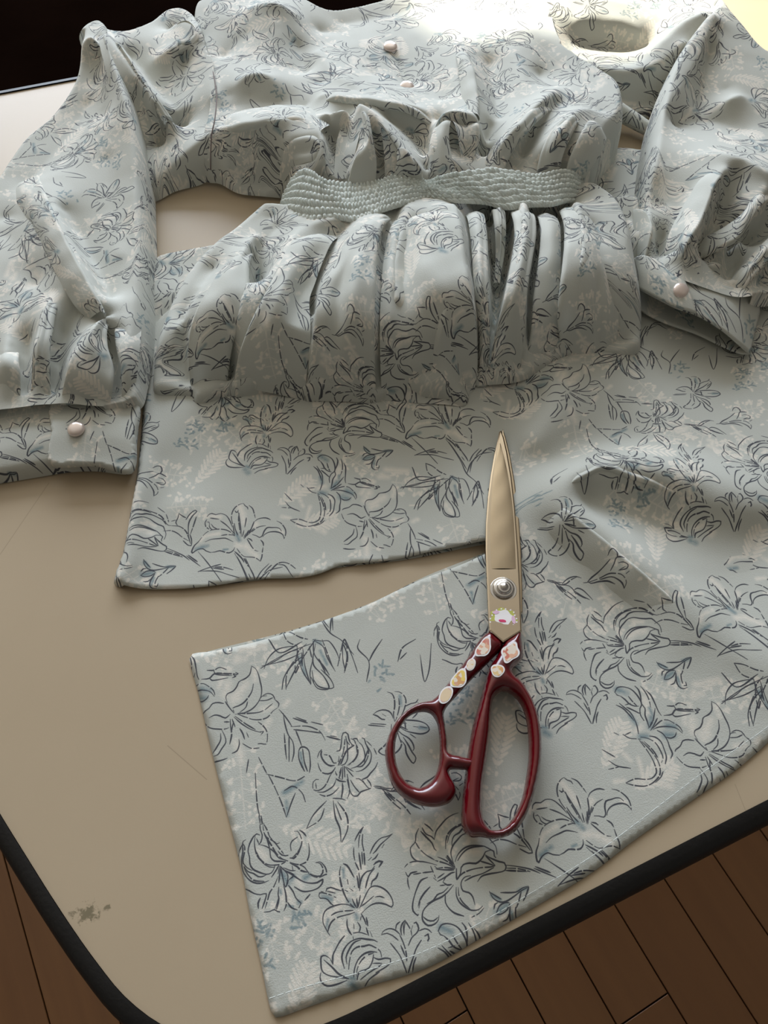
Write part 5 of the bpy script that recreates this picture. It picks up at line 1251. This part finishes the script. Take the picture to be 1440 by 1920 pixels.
fold(SLU, [(204, 62, 50), (232, 110, 47), (262, 162, 42), (300, 215, 33)], [(218, 70, 51), (250, 112, 48), (284, 164, 43), (322, 218, 32)], rl=2.5, rr=3, bulge=2, ang=1)
fold(SLU, [(318, 62, 34), (330, 44, 40), (350, 38, 42), (368, 50, 42), (372, 72, 40), (350, 88, 38), (318, 104, 34)], [(326, 70, 32), (336, 57, 37), (350, 53, 38), (358, 60, 38), (356, 68, 38), (340, 78, 37), (306, 96, 33)], rl=1.5, rr=2.2, bulge=2, ang=1)
# right sleeve
fold(SRL, [(1335, 298, 48), (1302, 345, 44), (1278, 390, 38), (1254, 440, 32), (1242, 500, 24)], [(1370, 306, 56), (1342, 350, 55), (1333, 378, 53), (1314, 422, 51), (1287, 466, 45), (1268, 506, 30)], rr=3, bulge=2, ang=1.7)
fold(SRL, [(1440, 332, 52), (1412, 368, 49), (1388, 402, 46), (1350, 428, 38), (1308, 450, 28)], [(1455, 354, 52), (1414, 404, 48), (1384, 444, 44), (1346, 464, 37), (1306, 482, 26)], rr=3, bulge=1.5, ang=1.7)
fold(SRL, [(1470, 420, 38), (1435, 448, 38), (1405, 482, 35), (1382, 510, 30), (1366, 545, 22)], [(1490, 450, 38), (1450, 478, 38), (1423, 508, 35), (1402, 534, 30), (1386, 566, 20)], rl=3, rr=3, bulge=2, ang=1.7)
fold(SRL, [(1188, 376, 26), (1188, 420, 26), (1190, 460, 24), (1194, 492, 20)], [(1204, 384, 37), (1224, 424, 41), (1223, 450, 39), (1210, 490, 30)], rr=3, bulge=2, ang=1.7)
fold(SRL, [(1322, 494, 27), (1336, 488, 29), (1352, 492, 27)], [(1324, 514, 24), (1336, 516, 24), (1350, 514, 23)], rl=2, rr=2, bulge=2, ang=1.7)
# bodice
bf = lambda L, R, **k: fold(bodice, L, R, ang=2.6, **k)
bf([(592, 152, 35), (655, 146, 33), (742, 162, 31), (818, 194, 33)], [(601, 180, 49), (668, 187, 52), (752, 199, 52), (824, 232, 44)], rr=3, bulge=1, t1=(6, .2), sink=2.5)
bf([(402, 214, 32), (460, 202, 34), (520, 194, 35), (580, 198, 38), (618, 232, 50)], [(398, 246, 35), (455, 236, 47), (515, 226, 51), (560, 226, 54), (600, 250, 57)], rr=3.5, bulge=2)
bf([(610, 254, 59), (570, 250, 53), (532, 262, 42), (506, 294, 24)], [(609, 300, 52), (578, 300, 46), (550, 314, 31), (528, 344, 14)], rl=2.5, rr=0, bulge=5, dips=[(.6, -5, .2, .1, .7)])
bf([(646, 198, 58), (640, 230, 50), (630, 270, 44), (626, 330, 40)], [(670, 190, 64), (676, 230, 60), (668, 275, 54), (652, 330, 42)], rr=0, bulge=-3)
bf([(669, 189, 64), (680, 232, 61), (682, 260, 59), (663, 296, 55), (649, 344, 42)], [(690, 200, 65), (696, 235, 63), (701, 265, 60), (706, 298, 53), (704, 346, 42)], rl=2.5, rr=2.5, bulge=2)
bf([(696, 206, 63), (714, 245, 59), (720, 285, 52), (722, 342, 41)], [(716, 230, 64), (740, 267, 60), (756, 298, 53), (752, 342, 42)], rl=0, rr=2.5, bulge=2)
bf([(740, 268, 57), (744, 300, 54), (732, 342, 42)], [(774, 288, 56), (792, 318, 49), (794, 352, 38)], rl=0, rr=3, bulge=5)
bf([(818, 222, 55), (806, 262, 51), (808, 300, 47), (822, 334, 41)], [(848, 208, 59), (842, 250, 55), (848, 292, 49), (858, 334, 42)], rl=3, rr=0, bulge=3)
bf([(844, 206, 59), (858, 250, 55), (864, 292, 46), (866, 334, 41)], [(898, 215, 56), (900, 255, 51), (890, 292, 43), (890, 334, 40)], rl=0, rr=3, bulge=-3)
bf([(853, 82, 40), (860, 130, 44), (866, 180, 47), (872, 212, 51)], [(873, 82, 41), (891, 130, 49), (899, 180, 53), (900, 216, 55)], rr=3, bulge=2)
bf([(1012, 178, 54), (960, 230, 55), (930, 263, 51), (908, 300, 43), (906, 336, 39)], [(1038, 188, 54), (992, 240, 56), (964, 275, 51), (950, 305, 45), (948, 336, 40)], rl=3, rr=2.5, bulge=3)
bf([(1076, 203, 61), (1036, 238, 60), (1016, 278, 54), (1004, 332, 41)], [(1096, 212, 61), (1072, 250, 61), (1056, 290, 53), (1046, 334, 41)], rl=3, rr=2.5, bulge=3)
bf([(1108, 208, 59), (1086, 253, 59), (1068, 293, 52), (1058, 332, 41)], [(1142, 240, 46), (1130, 280, 47), (1108, 315, 43), (1092, 342, 33)], rl=2.5, rr=0, bulge=4)
# skirt: the two creases running from the end of the cut
fold(skirt, [(1000, 970, 9), (1040, 1014, 7), (1100, 1070, 5.5), (1160, 1120, 4.5), (1235, 1180, 3.6), (1330, 1260, 2.6)], [(1044, 938, 16.5), (1088, 971, 18), (1146, 1018, 16.5), (1197, 1062, 14.5), (1262, 1118, 11), (1360, 1215, 6)], rr=2.2, bulge=1.0, t0=(4, .15), t1=(5, .5), uvf=skirt_uv, sink=.8, n=80)
fold(skirt, [(1036, 902, 8), (1085, 866, 8), (1142, 848, 8), (1215, 866, 8), (1300, 898, 7), (1390, 925, 6)], [(1046, 924, 17), (1092, 897, 19), (1132, 880, 18), (1197, 898, 16), (1272, 924, 14.5), (1370, 958, 10)], rr=2.2, bulge=1.0, t0=(5, .15), t1=(5, .5), uvf=skirt_uv, sink=.8, n=80)
# ------------------------------------------------------------------ tailor's scissors
SC = empty('scissors', W(945, 1103, 6), 'large steel dressmaking scissors with dark red handles lying in the cut', 'scissors')
def keep2(o, parent=SC):
    o.parent = parent
    base = Matrix.Translation(SC.location)
    if parent is not SC: base = base @ parent.matrix_parent_inverse
    o.matrix_parent_inverse = base.inverted()

def slab(name, outline, z0, z1, mat, bev=.0006, tilt=None, closed_spline=False, parent=SC, step=.002):
    """flat plate from a pixel outline; tilt(x, y) -> extra z"""
    P = np.array([W(p[0], p[1], p[2] if len(p) > 2 else (z0 + z1) / 2) for p in outline])
    ring = catmull(P, closed=True, step=step)[:, :2] if closed_spline else P[:, :2]
    bm = bmesh.new()
    vs = [bm.verts.new((q[0], q[1], T + z1 / 1000.)) for q in ring]
    f = bm.faces.new(vs); f.normal_update()
    if f.normal.z < 0: f.normal_flip()
    e = bmesh.ops.extrude_face_region(bm, geom=[f])
    for v in [g for g in e['geom'] if isinstance(g, bmesh.types.BMVert)]: v.co.z = T + z0 / 1000.
    bmesh.ops.recalc_face_normals(bm, faces=bm.faces[:])
    if bev:
        ed = [x for x in bm.edges if abs(x.verts[0].co.z - x.verts[1].co.z) < 1e-6 and x.verts[0].co.z > T + z0 / 1000. + 1e-5]
        bmesh.ops.bevel(bm, geom=ed, offset=bev, segments=2, affect='EDGES', profile=.6)
    if tilt:
        for v in bm.verts: v.co.z += tilt(v.co.x, v.co.y)
    bmesh.ops.triangulate(bm, faces=[x for x in bm.faces if len(x.verts) > 4])
    me = bpy.data.meshes.new(name); bm.to_mesh(me); bm.free(); me.materials.append(mat)
    o = bpy.data.objects.new(name, me); COL.objects.link(o); keep2(o, parent)
    return o

def inflate(name, outline, holes, zc, ht, r, mat, h=.0012, parent=SC, tilt=None, smooth=True, flat=.62):
    """rounded solid from a pixel outline with holes: top and bottom bulge, edges round"""
    P = np.array([W(p[0], p[1], zc) for p in outline]); ring = catmull(P, closed=True, step=h)[:, :2]
    hs = [catmull(np.array([W(p[0], p[1], zc) for p in q]), closed=True, step=h)[:, :2] for q in holes]
    Q, Fc = triangulate(ring, h, hs)
    d, _, _ = polydist(ring, Q)
    for q in hs:
        d2, _, _ = polydist(q, Q); d = np.minimum(d, d2)
    t = np.clip(d / r, 0, 1); pr = np.sqrt(np.clip(1 - (1 - t) ** 2, 0, 1))
    tl = tilt(Q[:, 0], Q[:, 1]) if tilt else 0
    zt = T + zc / 1000. + pr * ht / 2000. + tl; zb = T + zc / 1000. - pr * ht / 2000. + tl
    edge = d < 1e-7
    n = len(Q); V = [(*Q[i], zt[i]) for i in range(n)]; mapb = np.arange(n)
    for i in range(n):
        if not edge[i]:
            mapb[i] = len(V); V.append((*Q[i], zb[i]))
    a_, b_, c_ = Q[Fc[:, 0]], Q[Fc[:, 1]], Q[Fc[:, 2]]
    cr = (b_[:, 0] - a_[:, 0]) * (c_[:, 1] - a_[:, 1]) - (b_[:, 1] - a_[:, 1]) * (c_[:, 0] - a_[:, 0])
    Fc[cr < 0] = Fc[cr < 0][:, ::-1]
    faces = [tuple(f) for f in Fc] + [tuple(mapb[f][::-1]) for f in Fc]
    faces = [f for f in faces if len(set(f)) == 3]
    o = new_mesh(name, V, faces, mat, None); keep2(o, parent); return o

def c7(s):   # crop coordinates of the handle study -> pixels
    return [(680 + float(a.split(',')[0]) / 3.6, 1120 + float(a.split(',')[1]) / 3.6) for a in s.split()]

# blades: the upper one on top of the cloth, the lower one slipped under it
ZB = 13.0
tip = np.array(W(940, 800, 8)[:2]); piv = np.array(W(945, 1103, ZB)[:2]); ax = (tip - piv); AL = np.linalg.norm(ax); ax /= AL
def blade_tilt(x, y):
    s = (np.array(x) - piv[0]) * ax[0] + (np.array(y) - piv[1]) * ax[1]
    return -.0065 * np.clip(s / AL, -.3, 1)
ub = [(938, 800), (934, 818), (928, 845), (921, 885), (915, 930), (911, 980), (910, 1030), (912, 1090), (914, 1150), (916, 1186), (942, 1209), (977, 1187), (975, 1100), (972, 1030), (967, 950), (961, 890), (953, 840), (947, 812), (942, 798)]
ubo = slab('blade', ub, ZB - 1.6, ZB + 1.6, M_STEEL, .0009, blade_tilt)
ubo['label'] = 'upper polished steel blade'
# hollow-ground face set into the blade
def ground_face():
    Lf = catmull(Wa([(938, 824, ZB), (931, 856, ZB), (925, 900, ZB), (921, 950, ZB), (919, 1000, ZB), (921, 1068, ZB)]), step=.003)
    Rf = catmull(Wa([(940, 824, ZB), (948, 856, ZB), (956, 900, ZB), (962, 950, ZB), (965, 1000, ZB), (967, 1068, ZB)]), step=.003)
    n, m = 40, 16; V = []; Fc = []
    def rs(P):
        t = np.linspace(0, len(P) - 1, n); k = np.minimum(t.astype(int), len(P) - 2); f = (t - k)[:, None]; return P[k] * (1 - f) + P[k + 1] * f
    Lf, Rf = rs(Lf), rs(Rf)
    for a in range(n):
        wd = np.linalg.norm(Rf[a] - Lf[a])
        for b in range(m):
            u = b / (m - 1); p = Lf[a] * (1 - u) + Rf[a] * u
            z = T + (ZB + 1.62) / 1000. + .045 * wd * 4 * u * (1 - u) + .00006 * math.sin(a * .7 + u * 3) * 4 * u * (1 - u) + float(blade_tilt(p[0], p[1]))
            V.append((p[0], p[1], z))
    for a in range(n - 1):
        for b in range(m - 1): Fc.append((a * m + b, (a + 1) * m + b, (a + 1) * m + b + 1, a * m + b + 1))
    o = new_mesh('hollow_ground_face', V, Fc, M_STEEL2, None); keep2(o, ubo)
ground_face()
lb = [(944, 797), (950, 815), (958, 850), (966, 900), (973, 960), (977, 1030), (979, 1100), (979, 1150), (960, 1160), (925, 1100), (930, 1000), (935, 900)]
def lower_tilt(x, y):
    s = (np.array(x) - piv[0]) * ax[0] + (np.array(y) - piv[1]) * ax[1]
    return -.0050 * np.clip(s / AL, -.3, 1)
lbo = slab('blade', lb, ZB - 5.0, ZB - 1.8, M_STEEL2, .0006, lower_tilt); lbo['label'] = 'lower blade showing as a thin strip beside the upper one'

# pivot screw
def lathe(name, cx, cy, z, prof, mat, n=40, parent=SC):
    V = []; Fc = []
    for (a, b) in prof:
        for k in range(n):
            t = 2 * math.pi * k / n; V.append((cx + a * math.cos(t), cy + a * math.sin(t), T + z / 1000. + b))
    for i in range(len(prof) - 1):
        for k in range(n): Fc.append((i * n + k, (i + 1) * n + k, (i + 1) * n + (k + 1) % n, i * n + (k + 1) % n))
    o = new_mesh(name, V, Fc, mat, None); keep2(o, parent); return o
x, y, _ = W(944, 1105, ZB + 2)
lathe('washer', x, y, ZB + 1.6, [(.0072, .0), (.0072, .0003), (.0069, .0005), (.0066, .0003), (.0063, .0005), (.0058, .0003), (0, .0003)], M_SCREW)
sc = lathe('pivot_screw', x, y, ZB + 1.9, [(.0058, 0), (.0058, .0012), (.0052, .0019), (.0044, .0021), (.0040, .0020), (.0037, .0026), (.0033, .0034), (.0026, .0036), (.0022, .0034), (.0021, .0042), (.0018, .0047), (0, .0049)], M_SCREW)

# left (thumb) handle
thumb_o = c7("838,240 700,420 560,600 468,695 400,708 330,740 240,820 180,920 150,1040 165,1160 200,1270 270,1350 370,1400 480,1416 570,1396 612,1360 632,1310 622,1262 596,1215 582,1178 592,1164 625,1162 690,1166 745,1164 766,1132 745,1100 660,1072 578,1046 570,960 556,860 552,770 640,660 760,530 880,410 945,330 915,285")
thumb_h = c7("400,775 320,800 260,870 225,960 220,1060 240,1160 290,1240 370,1285 430,1270 480,1220 510,1140 520,1040 515,930 500,850 460,790")
def th_tilt(x, y):
    return 0 * np.array(x)
thumb = inflate('handle', thumb_o, [thumb_h], 12.0, 11.0, .0052, M_RED); thumb['label'] = 'small thumb loop of the handle with a stop spur'
# right (finger) handle
fing_o = c7("945,312 1000,272 1064,232 1074,300 1084,400 1066,430 1022,474 1012,505 1030,535 1075,575 1130,660 1180,780 1205,920 1208,1060 1190,1200 1150,1350 1100,1480 1030,1580 950,1622 870,1632 800,1618 735,1620 690,1590 668,1540 664,1480 680,1300 702,1100 740,880 790,700 826,560 850,480 900,395")
fing_h = c7("925,640 880,690 868,780 860,900 845,1030 825,1170 808,1310 806,1430 820,1510 852,1560 900,1572 960,1552 1020,1480 1070,1370 1100,1230 1118,1080 1115,920 1090,780 1040,690 980,642")
fing = inflate('handle', fing_o, [fing_h], 11.0, 15.0, .0062, M_RED); fing['label'] = 'long finger loop of the handle'

# small paper stickers: plain cream shapes with soft colour patches
def sticker_mat(name, c0, c1, c2, scale):
    m, nt, b = mat_new(name)
    tc = node(nt, 'ShaderNodeTexCoord')
    g = node(nt, 'ShaderNodeTexVoronoi'); g.inputs['Scale'].default_value = scale; nt.links.new(tc.outputs['Object'], g.inputs['Vector'])
    sep = node(nt, 'ShaderNodeSeparateColor'); nt.links.new(g.outputs['Color'], sep.inputs[0])
    k = math_(nt, 'GREATER_THAN', sep.outputs[0], .52); k2 = math_(nt, 'GREATER_THAN', sep.outputs[1], .72)
    col = mixc(nt, math_(nt, 'MULTIPLY', k, .75), c0, c1); col = mixc(nt, math_(nt, 'MULTIPLY', k2, .8), col, c2)
    nt.links.new(col, b.inputs['Base Color']); b.inputs['Roughness'].default_value = .35; b.inputs['Coat Weight'].default_value = .3
    return m
CR = srgb(238, 224, 206)
ST = [sticker_mat('sticker_pink', CR, srgb(226, 160, 120), srgb(208, 110, 96), 520), sticker_mat('sticker_gold', CR, srgb(226, 190, 110), srgb(220, 150, 60), 520),
      sticker_mat('sticker_yellow', CR, srgb(236, 204, 30), srgb(214, 150, 110), 420), sticker_mat('sticker_cream', srgb(236, 216, 184), srgb(228, 204, 168), srgb(226, 180, 170), 300)]
M_STW = simple('sticker_white', srgb(244, 240, 240), .35, coat=.3)
M_STP = simple('sticker_rose', srgb(214, 60, 110), .35, coat=.3)
M_STL = simple('sticker_lilac', srgb(226, 188, 214), .35, coat=.3)
M_STG = simple('sticker_yellow_edge', srgb(188, 190, 90), .4, coat=.3)
def sticker(cx, cy, rx, ry, ang, z, mat, lobes=0, amp=.12, name='sticker', parent=SC, thick=.12, border=True):
    n = 44; pts = []
    a0 = math.radians(ang)
    for k in range(n):
        t = 2 * math.pi * k / n; r = 1 + amp * math.cos(lobes * t + 1.1) if lobes else 1
        u, v = rx * r * math.cos(t), ry * r * math.sin(t)
        pts.append((cx + u * math.cos(a0) - v * math.sin(a0), cy + u * math.sin(a0) + v * math.cos(a0), z))
    return slab(name, pts, z - thick / 2, z + thick / 2, mat, 0, None, False, parent)
def bordered(cx, cy, rx, ry, ang, z, mat, lobes=0, amp=.12):
    o = sticker(cx, cy, rx, ry, ang, z, M_STW, lobes, amp)
    sticker(cx, cy, rx * .8, ry * .8, ang, z + .12, mat, lobes, amp, name='sticker_print', parent=o, thick=.1)
    return o
ZT = 17.75
bordered(907, 1214, 21, 12, -58, ZT, ST[0], 3, .14)
bordered(883, 1246, 11, 9, -50, ZT, ST[1], 2, .12)
bordered(861, 1273, 20, 13, -56, ZT, ST[2], 3, .12)
bordered(836, 1303, 17, 12, -48, ZT, ST[3], 2, .10)
bordered(957, 1223, 20, 15, -55, 18.75, ST[0], 4, .13)
bordered(933, 1257, 13, 12, 0, 18.75, ST[1], 3, .07)
# sticker on the blade: white blob, rose centre, dotted yellow rim
zs = ZB + 1.6 + float(blade_tilt(*W(943, 1160, ZB)[:2])) * 1000 + .1
rim = sticker(944, 1160, 25, 19, 15, zs, M_STG, 7, .10)
sticker(944, 1157, 18, 13, 15, zs + .1, M_STW, 5, .10, 'sticker_print', rim, .1)
sticker(930, 1148, 6, 3.2, -8, zs + .2, M_STL, 0, 0, 'sticker_print', rim, .1)
sticker(963, 1162, 3.6, 8, -12, zs + .2, M_STL, 0, 0, 'sticker_print', rim, .1)
sticker(942, 1164, 6, 3, 18, zs + .2, M_STP, 2, .25, 'sticker_print', rim, .1)
for k in range(18):
    t = 2 * math.pi * k / 18
    sticker(944 + 24.5 * math.cos(t) * (1 + .08 * math.sin(5 * t)), 1160 + 18.5 * math.sin(t), 1.5, 1.5, 0, zs + .1, M_STW, 0, 0, 'sticker_print', rim, .1)
